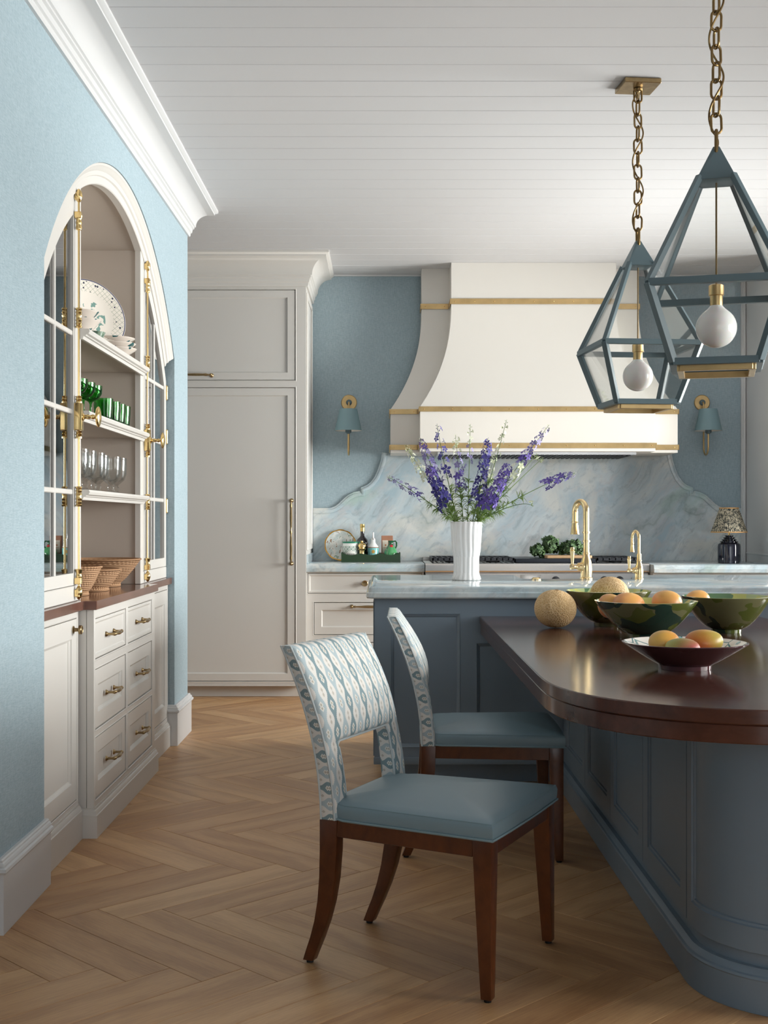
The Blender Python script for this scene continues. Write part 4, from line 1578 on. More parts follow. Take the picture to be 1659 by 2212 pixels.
def make_chair():
    t = thing('dining_chair', '', 'chair')
    ZB, ZT = 0.428, 0.915
    yo, yi = 0.240, 0.166
    oz = 0.640
    ny = [-yo, -0.236, -0.228, -0.215, -0.20, -0.187, -0.178, -0.171, -yi]
    mid = [-0.150, -0.12, -0.08, -0.04, 0.0]
    Y = ny + mid + [-q for q in mid[:-1]][::-1] + [-q for q in ny][::-1]
    Z = [ZB, 0.436, 0.45, 0.48, 0.52, 0.56, 0.595, 0.62, 0.632, oz, 0.646, 0.655, 0.67, 0.69, 0.72, 0.75, 0.78, 0.81, 0.84, 0.865, 0.885, 0.90, 0.909, ZT]

    def solid(y, z):
        return not (abs(y) < yi - 1e-6 and z < oz - 1e-6)

    def dist(y, z):
        d = min(yo - abs(y), ZT - z)
        if z >= oz:
            dx = max(0.0, abs(y) - yi)
            d = min(d, math.hypot(dx, z - oz) if abs(y) > yi else z - oz)
        else:
            d = min(d, abs(y) - yi)
        return max(0.0, d)

    def th(z):
        k = (z - ZB) / (ZT - ZB)
        return 0.056 - 0.012 * k

    def front(y, z):
        d = dist(y, z)
        r = 0.011
        e = 0.0 if d >= r else -(r - math.sqrt(max(0, r * r - (r - d) ** 2)))
        bul = 0.0
        if z > oz:
            bul = 0.030 * math.sin(PI * min(1, (z - oz) / (ZT - oz)) ** 0.8) ** 0.8 * (1 - (y / yo) ** 2) ** 0.6
        return spine(z) + th(z) / 2 + e + bul

    def back(y, z):
        d = dist(y, z)
        r = 0.008
        e = 0.0 if d >= r else (r - math.sqrt(max(0, r * r - (r - d) ** 2)))
        return spine(z) - th(z) / 2 + e
    arc = {}
    acc, pz = 0.0, Z[0]
    for z in Z:
        acc += math.hypot(z - pz, spine(z) - spine(pz))
        arc[z] = acc
        pz = z
    me = bpy.data.meshes.new('back_cover')
    bm = bmesh.new()
    uvl = bm.loops.layers.uv.new('UVMap')
    cache = {}

    def vert(side, i, j):
        k = (side, i, j)
        if k not in cache:
            y, z = Y[i], Z[j]
            cache[k] = bm.verts.new((front(y, z) if side else back(y, z), y, z))
        return cache[k]

    def face(vs, uvs):
        f = bm.faces.new(vs)
        f.smooth = True
        for l, q in zip(f.loops, uvs):
            l[uvl].uv = q
    cells = set()
    for i in range(len(Y) - 1):
        for j in range(len(Z) - 1):
            if solid((Y[i] + Y[i + 1]) / 2, (Z[j] + Z[j + 1]) / 2):
                cells.add((i, j))
    for (i, j) in cells:
        q = [(i, j), (i + 1, j), (i + 1, j + 1), (i, j + 1)]
        uv = [(Y[a], arc[Z[b]]) for a, b in q]
        face([vert(1, a, b) for a, b in q], uv)
        face([vert(0, a, b) for a, b in q][::-1], uv[::-1])
        for (di, dj, e0, e1) in ((-1, 0, (i, j + 1), (i, j)), (1, 0, (i + 1, j), (i + 1, j + 1)), (0, -1, (i, j), (i + 1, j)), (0, 1, (i + 1, j + 1), (i, j + 1))):
            if (i + di, j + dj) in cells:
                continue
            A, B, C_, D = vert(1, *e0), vert(0, *e0), vert(0, *e1), vert(1, *e1)
            if di:      # side strips: the cloth is turned
                uvs = [(arc[Z[e0[1]]], 0.0 + 0.013), (arc[Z[e0[1]]], -th(Z[e0[1]]) + 0.013), (arc[Z[e1[1]]], -th(Z[e1[1]]) + 0.013), (arc[Z[e1[1]]], 0.013)]
            else:
                uvs = [(Y[e0[0]], arc[Z[e0[1]]]), (Y[e0[0]], arc[Z[e0[1]]] + 0.05), (Y[e1[0]], arc[Z[e1[1]]] + 0.05), (Y[e1[0]], arc[Z[e1[1]]])]
            face([A, B, C_, D], uvs)
    bmesh.ops.recalc_face_normals(bm, faces=bm.faces)
    bm.to_mesh(me)
    bm.free()
    me.set_sharp_from_angle(angle=math.radians(50))
    me.materials.append(IKAT)
    bk = bpy.data.objects.new('backrest', me)
    C.objects.link(bk)
    bk.parent = t
    pm = MB()
    for s in (-1, 1):
        for off in (0.5, -0.5):
            zz = [z for z in Z]
            pm.tube([(spine(z) + th(z) * off - (0.008 if off > 0 else -0.005), s * (yo + 0.0005), z) for z in zz], 0.0028, 6)
    zz = [z for z in Z if z <= oz - 0.02]
    op = [(spine(z) + th(z) / 2 - 0.006, -yi + 0.001, z) for z in zz]
    for i in range(1, 6):
        a = PI / 2 * i / 6
        op.append((spine(oz) + th(oz) / 2 - 0.006, -yi + 0.018 * (1 - math.cos(a)), oz - 0.020 + 0.019 * math.sin(a)))
    op = op + [(p[0], -p[1], p[2]) for p in op[::-1]]
    pm.tube(op, 0.0034, 6)
    obj('back_piping', pm, FPIPING, bk, local=True)
    # seat cushion
    XF, XR = 0.300, -0.230
    HF, HR = 0.276, 0.243
    nx, nyy = 18, 22
    rows = []
    zb, zt = 0.431, 0.476
    rings = [(0.0, zb), (-0.002, zb + 0.012), (-0.003, zt - 0.014), (0.0, zt - 0.004), (0.004, zt)]

    def outline(ins_):
        pts = []
        n = 14
        c = []
        for k in range(n + 1):
            c.append((XR + ins_ + (XF - ins_ - XR - ins_) * k / n, -1))
        def hw_(x):
            return HR - 0.018 if x < -0.176 else HR + (HF - HR) * (x + 0.176) / (XF + 0.176)
        pts = [(x, -hw_(x) + ins_) for x, _ in c]
        w_ = HF - ins_
        pts += [(XF - ins_ + 0.006 * math.cos(PI / 2 * q / 7), w_ * q / 7) for q in range(-6, 7)]
        pts += [(x, hw_(x) - ins_) for x, _ in c[::-1]]
        w_ = HR - 0.018 - ins_
        pts += [(XR + ins_, w_ * q / 6) for q in range(5, -6, -1)]
        return pts
    rr = [[(x, y, z) for x, y in outline(d)] for d, z in rings]
    for k in range(1, 8):
        f = 1 - k / 8.0
        cx_, cy_ = (XF + XR) / 2, 0
        rr.append([(cx_ + (x - cx_) * f, y * f, zt + 0.030 * (1 - f ** 2.2)) for x, y in outline(0.004)])
    sm = MB().grid(rr, cu=True)
    n_ = len(rr[0])
    o_ = (len(rr) - 1) * n_
    sm.f.append(tuple(range(o_, o_ + n_)))
    sm.f.append(tuple(range(n_))[::-1])
    st = obj('seat', sm, LEATHER, t, local=True, angle=40)
    sp = MB().tube([(x, y, zb + 0.001) for x, y in outline(-0.003)], 0.0036, 6, closed=True)
    obj('seat_piping', sp, PIPING, st, local=True)
    sp = MB().tube([(x, y, zt - 0.002) for x, y in outline(0.0015)], 0.0014, 5, closed=True)
    obj('seat_seam', sp, PIPING, st, local=True)
    # wooden frame
    for s in (-1, 1):
        lg = MB()
        rows = []
        for z, w_ in ((0.008, 0.030), (0.10, 0.036), (0.25, 0.045), (0.38, 0.052), (0.4295, 0.054)):
            xo, yo_ = 0.296, HF - 0.004
            rows.append([(xo, s * yo_, z), (xo - w_, s * yo_, z), (xo - w_, s * (yo_ - w_), z), (xo, s * (yo_ - w_), z)])
        lg.grid(rows, cu=True)
        lg.f += [(0, 1, 2, 3), tuple(range(16, 20))]
        L_ = obj('leg', lg, CHAIRWOOD, t, local=True, bev=0.0025, seg=2)
        obj('glide', MB().lathe([(0, 0), (0.010, 0.0), (0.011, 0.008), (0, 0.009)], (0.296 - 0.015, s * (HF - 0.019), 0), 12), BLACK, L_, local=True)
        lg = MB()
        rows = []
        for z, xc, w_ in ((0.008, -0.290, 0.032), (0.04, -0.277, 0.034), (0.08, -0.260, 0.036), (0.13, -0.242, 0.040), (0.19, -0.226, 0.045), (0.26, -0.214, 0.050), (0.34, -0.208, 0.054), (0.4275, -0.207, 0.056)):
            yo_ = 0.208 + 0.030 * min(1, z / 0.3) + 0.002
            wy = 0.030 + 0.012 * min(1, z / 0.3)
            rows.append([(xc + w_ / 2, s * yo_, z), (xc - w_ / 2, s * yo_, z), (xc - w_ / 2, s * (yo_ - wy), z), (xc + w_ / 2, s * (yo_ - wy), z)])
        lg.grid(rows, cu=True)
        lg.f += [(0, 1, 2, 3), tuple(range(28, 32))]
        L_ = obj('leg', lg, CHAIRWOOD, t, local=True, bev=0.0025, seg=2)
        obj('glide', MB().lathe([(0, 0), (0.010, 0.0), (0.011, 0.008), (0, 0.009)], (-0.290, s * 0.195, 0), 12), BLACK, L_, local=True)
        ap = MB()
        a0_, a1_ = (-0.180, 0.238), (0.243, HF - 0.006)
        ap.add([(a0_[0], s * a0_[1], 0.382), (a1_[0], s * a1_[1], 0.382), (a1_[0], s * (a1_[1] - 0.022), 0.382), (a0_[0], s * (a0_[1] - 0.022), 0.382),
                (a0_[0], s * a0_[1], 0.4295), (a1_[0], s * a1_[1], 0.4295), (a1_[0], s * (a1_[1] - 0.022), 0.4295), (a0_[0], s * (a0_[1] - 0.022), 0.4295)],
               [(0, 3, 2, 1), (4, 5, 6, 7), (0, 1, 5, 4), (1, 2, 6, 5), (2, 3, 7, 6), (3, 0, 4, 7)])
        obj('side_rail', ap, CHAIRWOOD, t, local=True, bev=0.0015, seg=1)
    obj('front_rail', MB().box(0.268, -HF + 0.058, 0.382, 0.291, HF - 0.058, 0.4295), CHAIRWOOD, t, local=True, bev=0.0015, seg=1)
    obj('back_rail', MB().box(-0.222, -0.197, 0.382, -0.198, 0.197, 0.4295), CHAIRWOOD, t, local=True, bev=0.0015, seg=1)
    return t


def copy_tree(o, parent=None):
    c = o.copy()
    C.objects.link(c)
    c.parent = parent
    for ch in list(o.children):
        copy_tree(ch, c)
    return c


ch1 = make_chair()
ch2 = copy_tree(ch1)
ch1.location = (0.132, 3.666, 0)
ch1.rotation_euler = (0, 0, math.radians(-25.5))
tag(ch1, 'nearer dining chair turned towards the camera, blue leather seat and ikat patterned back', 'chair', 'dining chairs along the table')
ch2.location = (0.378, 4.931, 0)
ch2.rotation_euler = (0, 0, math.radians(-1.1))
tag(ch2, 'farther dining chair pushed in at the table, its ikat back seen edge on', 'chair', 'dining chairs along the table')

# ================================================================== PENDANT LANTERNS


def link_pts(L, W, n=7):
    r = W / 2
    h = L / 2 - r
    pts = []
    for i in range(n + 1):
        a = PI * i / n
        pts.append((r * math.cos(a), 0, h + r * math.sin(a)))
    for i in range(n + 1):
        a = PI + PI * i / n
        pts.append((r * math.cos(a), 0, -h + r * math.sin(a)))
    return pts


def make_lantern(cx, cy, rz, label):
    t = thing('pendant_lantern', label, 'pendant light', (cx, cy, 1.755), rz, 'glass lanterns over the table')
    o_z = 1.755

    def z(a):
        return a - o_z
    zb, zr, zc, zt = z(1.775), z(2.030), z(2.385), z(2.500)
    sb, sr, sc = 0.133, 0.2075, 0.056
    sg = ((-1, -1), (1, -1), (1, 1), (-1, 1))
    bw_ = 0.0225
    fr = MB()
    for i in range(4):
        a, b = sg[i], sg[(i + 1) % 4]
        fr.bar((a[0] * sr, a[1] * sr, zr), (b[0] * sr, b[1] * sr, zr), bw_, bw_)
        fr.bar((a[0] * sb, a[1] * sb, zb + 0.010), (b[0] * sb, b[1] * sb, zb + 0.010), bw_, bw_)
        fr.bar((a[0] * sr, a[1] * sr, zr), (a[0] * sb, a[1] * sb, zb + 0.010), bw_, bw_, (a[0], a[1], 0))
        fr.bar((a[0] * sr, a[1] * sr, zr), (a[0] * (sc - 0.004), a[1] * (sc - 0.004), zc + 0.01), bw_ * 0.85, bw_ * 0.85, (a[0], a[1], 0))
    obj('frame', fr, LANTERN, t, local=True, bev=0.001, seg=1)
    for i in range(4):
        a, b = sg[i], sg[(i + 1) % 4]
        for (s0, z0, s1, z1) in ((sr - 0.004, zr + 0.004, sc - 0.006, zc), (sb - 0.002, zb + 0.016, sr - 0.004, zr - 0.004)):
            q = [(a[0] * s0, a[1] * s0, z0), (b[0] * s0, b[1] * s0, z0), (b[0] * s1, b[1] * s1, z1), (a[0] * s1, a[1] * s1, z1)]
            n = (Vector(q[1]) - Vector(q[0])).cross(Vector(q[2]) - Vector(q[0])).normalized() * 0.0012
            pmb = MB()
            pmb.add([Vector(p) - n for p in q] + [Vector(p) + n for p in q], [(0, 3, 2, 1), (4, 5, 6, 7), (0, 1, 5, 4), (1, 2, 6, 5), (2, 3, 7, 6), (3, 0, 4, 7)])
            obj('pane', pmb, LPANE, t, local=True, smooth=False)
    cap = MB()
    s1 = 0.010
    rows = [[(x * (sc + 0.004), y * (sc + 0.004), zc - 0.002) for x, y in sg], [(x * (sc + 0.004), y * (sc + 0.004), zc + 0.004) for x, y in sg], [(x * s1, y * s1, zt) for x, y in sg]]
    cap.grid(rows, cu=True)
    cap.f += [(0, 1, 2, 3), (8, 9, 10, 11)]
    obj('cap', cap, LANTERN, t, local=True, bev=0.001, seg=1)
    # hanging loop through the cap
    lp = MB().tube([(p[1], p[0] * 0.9, zt + 0.012 + p[2]) for p in link_pts(0.085, 0.036)], 0.0062, 8, closed=True)
    obj('hanging_loop', lp, CHAINB, t, local=True)
    # brass tray frame under the lantern
    tf = MB()
    s2 = 0.112
    for i in range(4):
        a, b = sg[i], sg[(i + 1) % 4]
        tf.bar((a[0] * s2, a[1] * s2, zb - 0.009), (b[0] * s2, b[1] * s2, zb - 0.009), 0.020, 0.020)
    obj('bottom_frame', tf, BAND, t, local=True, bev=0.001, seg=1)
    # lamp
    lampz = z(1.908)
    obj('socket', MB().lathe([(0, 0.0), (0.0205, 0.0), (0.0205, 0.038), (0.0245, 0.040), (0.0245, 0.072), (0.018, 0.076), (0, 0.078)], (0, 0, lampz + 0.066), 24), BAND, t, local=True)
    bp = []
    R = 0.066
    for i in range(15):
        a = -PI / 2 + (PI * 0.80) * i / 14
        bp.append((R * math.cos(a) if i else 0.0, R * math.sin(a)))
    bp += [(0.030, R * 0.92), (0.024, R * 1.02), (0.020, R * 1.1)]
    obj('bulb', MB().lathe(bp, (0, 0, lampz), 32), OPAL, t, local=True)
    ct_top = z(CZ - 0.022)
    obj('flex_inside', MB().tube([(0, 0, lampz + 0.14), (0, 0, zt - 0.02)], 0.0032, 8), CHAINB, t, local=True)
    # chain
    pitch = 0.0525
    n = int((ct_top - 0.03 - (zt + 0.05)) / pitch)
    z0 = zt + 0.050
    pitch = (ct_top - 0.030 - z0) / (n - 0.5)
    base = MB().tube(link_pts(0.066, 0.034), 0.0044, 8, closed=True)
    l0 = obj('chain_link', base, CHAINB, t, local=True)
    for i in range(n):
        o = l0 if i == 0 else l0.copy()
        if i:
            C.objects.link(o)
            o.parent = t
        o.location = (0, 0, z0 + 0.028 + pitch * i)
        o.rotation_euler = (0, random.uniform(-0.04, 0.04), (PI / 2 if i % 2 else 0) + random.uniform(-0.25, 0.25) - rz + 0.2)
    # flex woven round the chain
    fl = []
    m = 90
    for i in range(m + 1):
        s = i / m
        zz = zt + 0.0 + (ct_top - 0.01 - zt) * s
        a = s * 2 * PI * 2.6 + 0.6
        r = 0.019 * min(1, s * 14) * min(1, (1 - s) * 14) + 0.004
        fl.append((r * math.cos(a), r * math.sin(a) * 0.8, zz))
    obj('flex', MB().tube(fl, 0.0036, 6), CHAINB, t, local=True)
    cn = obj('canopy', MB().box(-0.08, -0.08, ct_top, 0.08, 0.08, z(CZ) - 0.0008), ABRASS, t, local=True, bev=0.002, seg=1)
    obj('canopy_stem', MB().lathe([(0, -0.045), (0.008, -0.045), (0.009, -0.02), (0.012, -0.014), (0.020, -0.012), (0.020, -0.002), (0.014, 0), (0, 0)], (0, 0, ct_top), 20).tube([(p[0] * 0.5, 0, ct_top - 0.045 + p[2]) for p in link_pts(0.03, 0.02)], 0.003, 6, closed=True), ABRASS, cn, local=True)
    return t


make_lantern(1.112, 5.475, math.radians(5.8), 'farther teal framed glass lantern hanging on a chain from a square canopy')
make_lantern(1.090, 4.10, math.radians(-15), 'nearer teal framed glass lantern at the right edge, its bulb closest to the camera')


# ================================================================== SCONCES
def sconce(x, label):
    z = 2.194
    t = thing('wall_sconce', label, 'wall light', (x, BY, z), 0, 'sconces either side of the hood')
    mx = Matrix.Rotation(PI / 2, 3, 'X')
    obj('backplate', MB().lathe([(0, 0.0005), (0.061, 0.0005), (0.061, 0.008), (0.056, 0.012), (0, 0.012)], (x, BY, z), 40, axis=mx), BAND, t)
    obj('boss', MB().lathe([(0, 0), (0.022, 0), (0.023, 0.010), (0.016, 0.020), (0, 0.022)], (x, BY - 0.012, z), 24, axis=mx), LANTERN, t)
    pts = [(x, BY - 0.03, z), (x, BY - 0.045, z - 0.003), (x, BY - 0.055, z - 0.015), (x, BY - 0.058, z - 0.04)]
    yb0, yb1 = BY - 0.058, BY - 0.195
    zbt = 1.84
    pts.append((x, yb0, zbt + 0.02))
    rad = (yb0 - yb1) / 2
    for i in range(1, 13):
        a = PI + PI * i / 12
        pts.append((x, (yb0 + yb1) / 2 + rad * math.cos(PI * i / 12), zbt - rad * math.sin(PI * i / 12) * 0.85))
    pts.append((x, yb1, 1.955))
    obj('arm', MB().tube(pts, 0.0068, 12), BAND, t)
    obj('socket', MB().lathe([(0, 0), (0.012, 0), (0.020, 0.008), (0.024, 0.010), (0.024, 0.06), (0, 0.06)], (x, yb1, 1.938), 24), LANTERN, t)
    obj('bulb', MB().lathe([(0, 0), (0.016, 0), (0.026, 0.03), (0.028, 0.055), (0.018, 0.08), (0, 0.088)], (x, yb1, 1.998), 20), OPAL, t)
    sh = obj('shade', MB().lathe([(0.1035, 1.962), (0.1045, 1.962), (0.0665, 2.128), (0.0655, 2.128), (0.1035, 1.963)], (x, yb1, 0), 48), SHADE, t)
    obj('shade_lining', MB().lathe([(0.1030, 1.9625), (0.0650, 2.1275)], (x, yb1, 0), 48), CREAM, sh)
    mbl = sh.data
    # open cone: drop caps
    for o in (sh, sh.children[0]):
        bm = bmesh.new()
        bm.from_mesh(o.data)
        bmesh.ops.delete(bm, geom=[f for f in bm.faces if len(f.verts) > 6], context='FACES')
        bm.to_mesh(o.data)
        bm.free()


sconce(-0.272, 'brass wall sconce with a teal shade left of the hood')
sconce(2.474, 'brass wall sconce with a teal shade right of the hood')

# ================================================================== VASE AND FLOWERS
VX, VY = 0.4375, 6.640
vz = ITZ + 0.0003


def flute(a, i):
    return 1 + (0.065 * abs(math.cos(9 * a + 0.25 * math.sin(i * 0.7))) - 0.03) * (1 if i > 0 else 0)


vp = [(0.0, 0.0), (0.070, 0.0), (0.076, 0.006)]
for i in range(1, 13):
    s = i / 12
    vp.append((0.0735 - 0.011 * math.sin(PI * min(1, s * 2.2)) * (1 if s < .45 else 0) + (0.012 * max(0, s - 0.35) / 0.65) - (0.003 if s > .2 else 0), 0.006 + 0.302 * s))
vp2 = vp + [(0.080, 0.310), (0.076, 0.308), (0.072, 0.25), (0.066, 0.10), (0.066, 0.012), (0, 0.012)]
solo('fluted_vase', MB().lathe(vp2, (VX, VY, vz), 144, mod=lambda a, i: flute(a, i)), CERAMIC, 'white fluted ceramic vase standing on the island top', 'vase', (VX, VY, vz), angle=60)


def petal_mat(name, a, b):
    m = Mat(name, rough=0.7)
    r = m.rand()
    m.set('Base Color', m.mix(r, rgb(*a), rgb(*b)))
    return m.m


INDIGO = petal_mat('indigo_petal', (50, 44, 120), (82, 76, 158))
VIOLET = petal_mat('violet_petal', (78, 60, 146), (114, 94, 176))
LAV = petal_mat('lavender_petal', (122, 114, 174), (162, 154, 200))
PALE = petal_mat('pale_green_petal', (214, 222, 180), (236, 238, 216))
BUD = petal_mat('dark_bud', (46, 44, 92), (70, 66, 116))
GBUD = petal_mat('green_bud', (120, 140, 84), (164, 178, 120))
STEMG = petal_mat('green_stem', (86, 116, 58), (120, 146, 84))
FERN = petal_mat('feathery_leaf', (104, 136, 62), (144, 168, 92))


def floret_mesh(mat, name):
    mb = MB()
    for k in range(5):
        a = 2 * PI * k / 5
        ca, sa = math.cos(a), math.sin(a)

        def q(r, t, z):
            return (r * ca - t * sa, r * sa + t * ca, z)
        mb.add([q(0.08, -0.05, 0), q(0.5, -0.34, 0.16), q(0.98, -0.18, 0.05), q(1.05, 0.12, 0.0), q(0.55, 0.32, 0.12), q(0.5, 0.0, 0.02)], [(0, 1, 5), (1, 2, 5), (2, 3, 5), (3, 4, 5), (4, 0, 5)])
    mb.add([(0.12, 0, 0), (-0.06, 0.10, 0), (-0.06, -0.10, 0), (0, 0, -0.9)], [(0, 1, 3), (1, 2, 3), (2, 0, 3), (0, 2, 1)])
    o = obj(name, mb, mat, smooth=True, angle=60)
    bpy.data.objects.remove(o)
    return bpy.data.meshes[name]


def bud_mesh(mat, name):
    o = obj(name, MB().ball((0, 0, 0.3), 0.34, 0.34, 0.62, 6, 5), mat)
    bpy.data.objects.remove(o)
    return bpy.data.meshes[name]


FM = {k: floret_mesh(m, 'floret_' + k) for k, m in (('indigo', INDIGO), ('violet', VIOLET), ('lavender', LAV), ('pale', PALE))}
BMs = {k: bud_mesh(m, 'bud_' + k) for k, m in (('dark', BUD), ('green', GBUD), ('pale', PALE), ('lavender', LAV))}
# tip (photo u, v, depth), bend, floret kinds low->high, floret count, first position, size, bud kind, label
stems = [
    ((838, 1030, 6.55), 0.03, ['violet', 'lavender', 'lavender'], 15, 0.45, 0.013, 'green', 'delphinium stem arching lowest to the left with sparse mauve florets'),
    ((876, 962, 6.70), 0.03, ['pale', 'pale'], 14, 0.50, 0.015, 'pale', 'pale cream delphinium stem leaning far left'),
    ((908, 946, 6.62), 0.02, ['lavender', 'lavender', 'violet'], 16, 0.52, 0.016, 'pale', 'lilac delphinium stem at the upper left, beside the cream one'),
    ((944, 918, 6.66), 0.015, ['indigo', 'indigo', 'indigo'], 10, 0.40, 0.018, 'dark', 'tall indigo delphinium stem with dark buds at the upper left'),
    ((926, 1010, 6.52), 0.02, ['indigo', 'indigo', 'violet'], 22, 0.28, 0.023, 'dark', 'short thick indigo delphinium spike left of the centre, low over the vase'),
    ((984, 940, 6.72), 0.0, ['violet', 'lavender', 'pale'], 18, 0.35, 0.016, 'pale', 'upright delphinium with lavender florets fading to cream left of centre'),
    ((1016, 918, 6.76), 0.0, ['lavender', 'pale'], 8, 0.55, 0.012, 'green', 'thin green budded stem standing straight in the centre'),
    ((1054, 948, 6.58), -0.01, ['indigo', 'indigo', 'indigo'], 26, 0.22, 0.021, 'dark', 'dense dark indigo delphinium spike right of centre'),
    ((1068, 985, 6.72), -0.01, ['pale', 'pale'], 14, 0.40, 0.015, 'pale', 'cream delphinium stem between the indigo and violet spikes'),
    ((1094, 908, 6.70), -0.015, ['pale', 'pale'], 8, 0.60, 0.012, 'green', 'tallest green stem with small pale buds right of centre'),
    ((1100, 1005, 6.50), -0.02, ['violet', 'violet', 'violet'], 26, 0.22, 0.023, 'lavender', 'broad violet delphinium spike right of centre, nearest the camera'),
    ((1186, 918, 6.62), -0.01, ['pale', 'violet', 'lavender', 'lavender'], 22, 0.42, 0.017, 'pale', 'long lavender delphinium spike rising to the upper right'),
    ((1172, 990, 6.68), -0.05, ['pale'], 2, 0.93, 0.010, 'green', 'thin bare stem with green seed buds curving right'),
    ((1160, 982, 6.75), -0.03, ['pale'], 2, 0.95, 0.010, 'green', 'thin bare green stem just inside the curving right one'),
    ((1242, 1022, 6.58), -0.05, ['violet', 'violet', 'lavender'], 14, 0.62, 0.016, 'pale', 'violet delphinium stem reaching farthest to the right'),
    ((1150, 1092, 6.55), -0.06, ['pale'], 1, 0.97, 0.011, 'green', 'short drooping stem with one small pale bud low on the right'),
]
for si, (tip, bend, kinds, nf, f0, size, bud, label) in enumerate(stems):
    T = P(*tip)
    root = Vector((VX + (T.x - VX) * 0.04 + random.uniform(-.012, .012), VY + random.uniform(-0.02, 0.02), vz + 0.10))
    mouth = Vector((VX + max(-0.055, min(0.055, (T.x - VX) * 0.28)), VY + (T.y - VY) * 0.2, vz + 0.305))
    mid = mouth.lerp(T, 0.5) + Vector((-bend * 1.2, 0, abs(bend) * 1.2 + 0.01))
    t = thing('delphinium_stem', label, 'flower', tuple(root), 0, 'flowers in the white vase')

    def at(s):
        if s < 0:
            return root.lerp(mouth, 1 + s)
        return mouth * (1 - s) ** 2 + mid * 2 * s * (1 - s) + T * s * s
    ts = [-1, -0.5] + [i / 16 for i in range(17)]
    obj('stem', MB().tube([at(s) for s in ts], [0.0028 - 0.0016 * max(0, s) for s in ts], 5), STEMG, t)
    axis = (T - mouth).normalized()
    side = axis.cross(Vector((0, 1, 0))).normalized()
    fwd = side.cross(axis)
    nf = int(nf * 1.3) if nf > 4 else nf
    for i in range(nf):
        s = f0 + (0.97 - f0) * (i + random.uniform(0, 0.5)) / max(1, nf)
        kd = kinds[min(len(kinds) - 1, int((s - f0) / (1.0 - f0) * len(kinds)))]
        sz = size * 1.22 * (1.15 - 0.55 * (s - f0) / (1 - f0)) * random.uniform(0.85, 1.2)
        a = i * 2.4 + random.uniform(-0.5, 0.5)
        dr = side * math.cos(a) + fwd * math.sin(a)
        dr = (dr + axis * 0.25).normalized()
        if dr.y > 0.45:
            dr.y *= 0.3
        p = at(s) + dr * (sz * 0.95 + 0.004)
        o = bpy.data.objects.new('floret', FM[kd])
        C.objects.link(o)
        o.parent = t
        o.location = p - root
        o.rotation_mode = 'QUATERNION'
        o.rotation_quaternion = dr.to_track_quat('Z', 'Y') @ Matrix.Rotation(random.uniform(0, 6), 3, 'Z').to_quaternion()
        o.scale = (sz,) * 3
    for i in range(7):
        s = 0.90 + 0.10 * i / 6
        a = i * 2.4
        dr = (side * math.cos(a) + fwd * math.sin(a) + axis * 0.8).normalized()
        bl_ = 0.007 * (1.25 - 0.6 * i / 6)
        o = bpy.data.objects.new('bud', BMs[bud])
        C.objects.link(o)
        o.parent = t
        o.location = at(s) + dr * bl_ * 1.3 - root
        o.rotation_mode = 'QUATERNION'
        o.rotation_quaternion = dr.to_track_quat('Z', 'Y')
        o.scale = (bl_,) * 3
    # feathery leaves low on the stem
    fe = MB()
    for i in range(26 if nf > 4 else 12):
        s = random.uniform(0.0, 0.42)
        b = at(s)
        a = random.uniform(0, 2 * PI)
        dr = (side * math.cos(a) + fwd * math.sin(a) + axis * random.uniform(0.1, 0.9)).normalized()
        for k in range(6):
            d2 = (dr + Vector((random.uniform(-.6, .6), random.uniform(-.6, .6), random.uniform(-.6, .6)))).normalized()
            L = random.uniform(0.02, 0.055)
            wv = d2.cross(Vector((0.3, 1, 0.2))).normalized() * 0.0013
            m_ = b + d2 * L * 0.55 + Vector((0, 0, 0.004))
            e = b + d2 * L + Vector((0, 0, -0.005))
            fe.add([b - wv * 0.6, b + wv * 0.6, m_ + wv, m_ - wv, e], [(0, 1, 2, 3), (3, 2, 4)])
    o = obj('feathery_leaves', fe, FERN, t, smooth=False)
    o['kind'] = 'stuff'

# ================================================================== FRUIT AND BOWLS ON THE TABLE
tz = TZ + 0.0004


def netted():
    m = Mat('netted_melon_rind', rough=0.7)
    c = m.coord('Object', rnd=5.0)
    e = m.vor(c, 105.0, 'DISTANCE_TO_EDGE')
    n = m.noise(c, 14.0, 3)
    col = m.mix(e.ramp((0.0, 1.0), (0.18, 0.0)), rgb(206, 166, 114), rgb(238, 208, 162))
    col = m.mix(n.ramp((0.4, 0.0), (0.7, 0.5)), col, rgb(214, 176, 120))
    m.set('Base Color', col)
    m.bump(e.ramp((0.0, 1.0), (0.25, 0.0)), 0.6, 0.003)
    return m.m


MELON = netted()


def melon(x, y, z, r, h, label, rot=(0, 0, 0)):
    pr = []
    for i in range(21):
        a = -PI / 2 + PI * i / 20
        pr.append((r * math.cos(a) ** 0.92 if 0 < i < 20 else 0, h / 2 * math.sin(a)))
    o = obj('cantaloupe', MB().lathe(pr, (0, 0, 0), 40, mod=lambda a, i: 1 + 0.006 * math.cos(9 * a)), MELON)
    obj('stem_scar', MB().lathe([(0, 0), (0.008, 0), (0.009, 0.002), (0.004, 0.003), (0, 0.001)], (0, 0, h / 2 - 0.001), 10), simple('melon_scar', rgb(150, 116, 76), 0.9), o, local=True)
    o.location = (x, y, z)
    o.rotation_euler = rot
    return tag(o, label, 'melon', 'cantaloupes on the table')


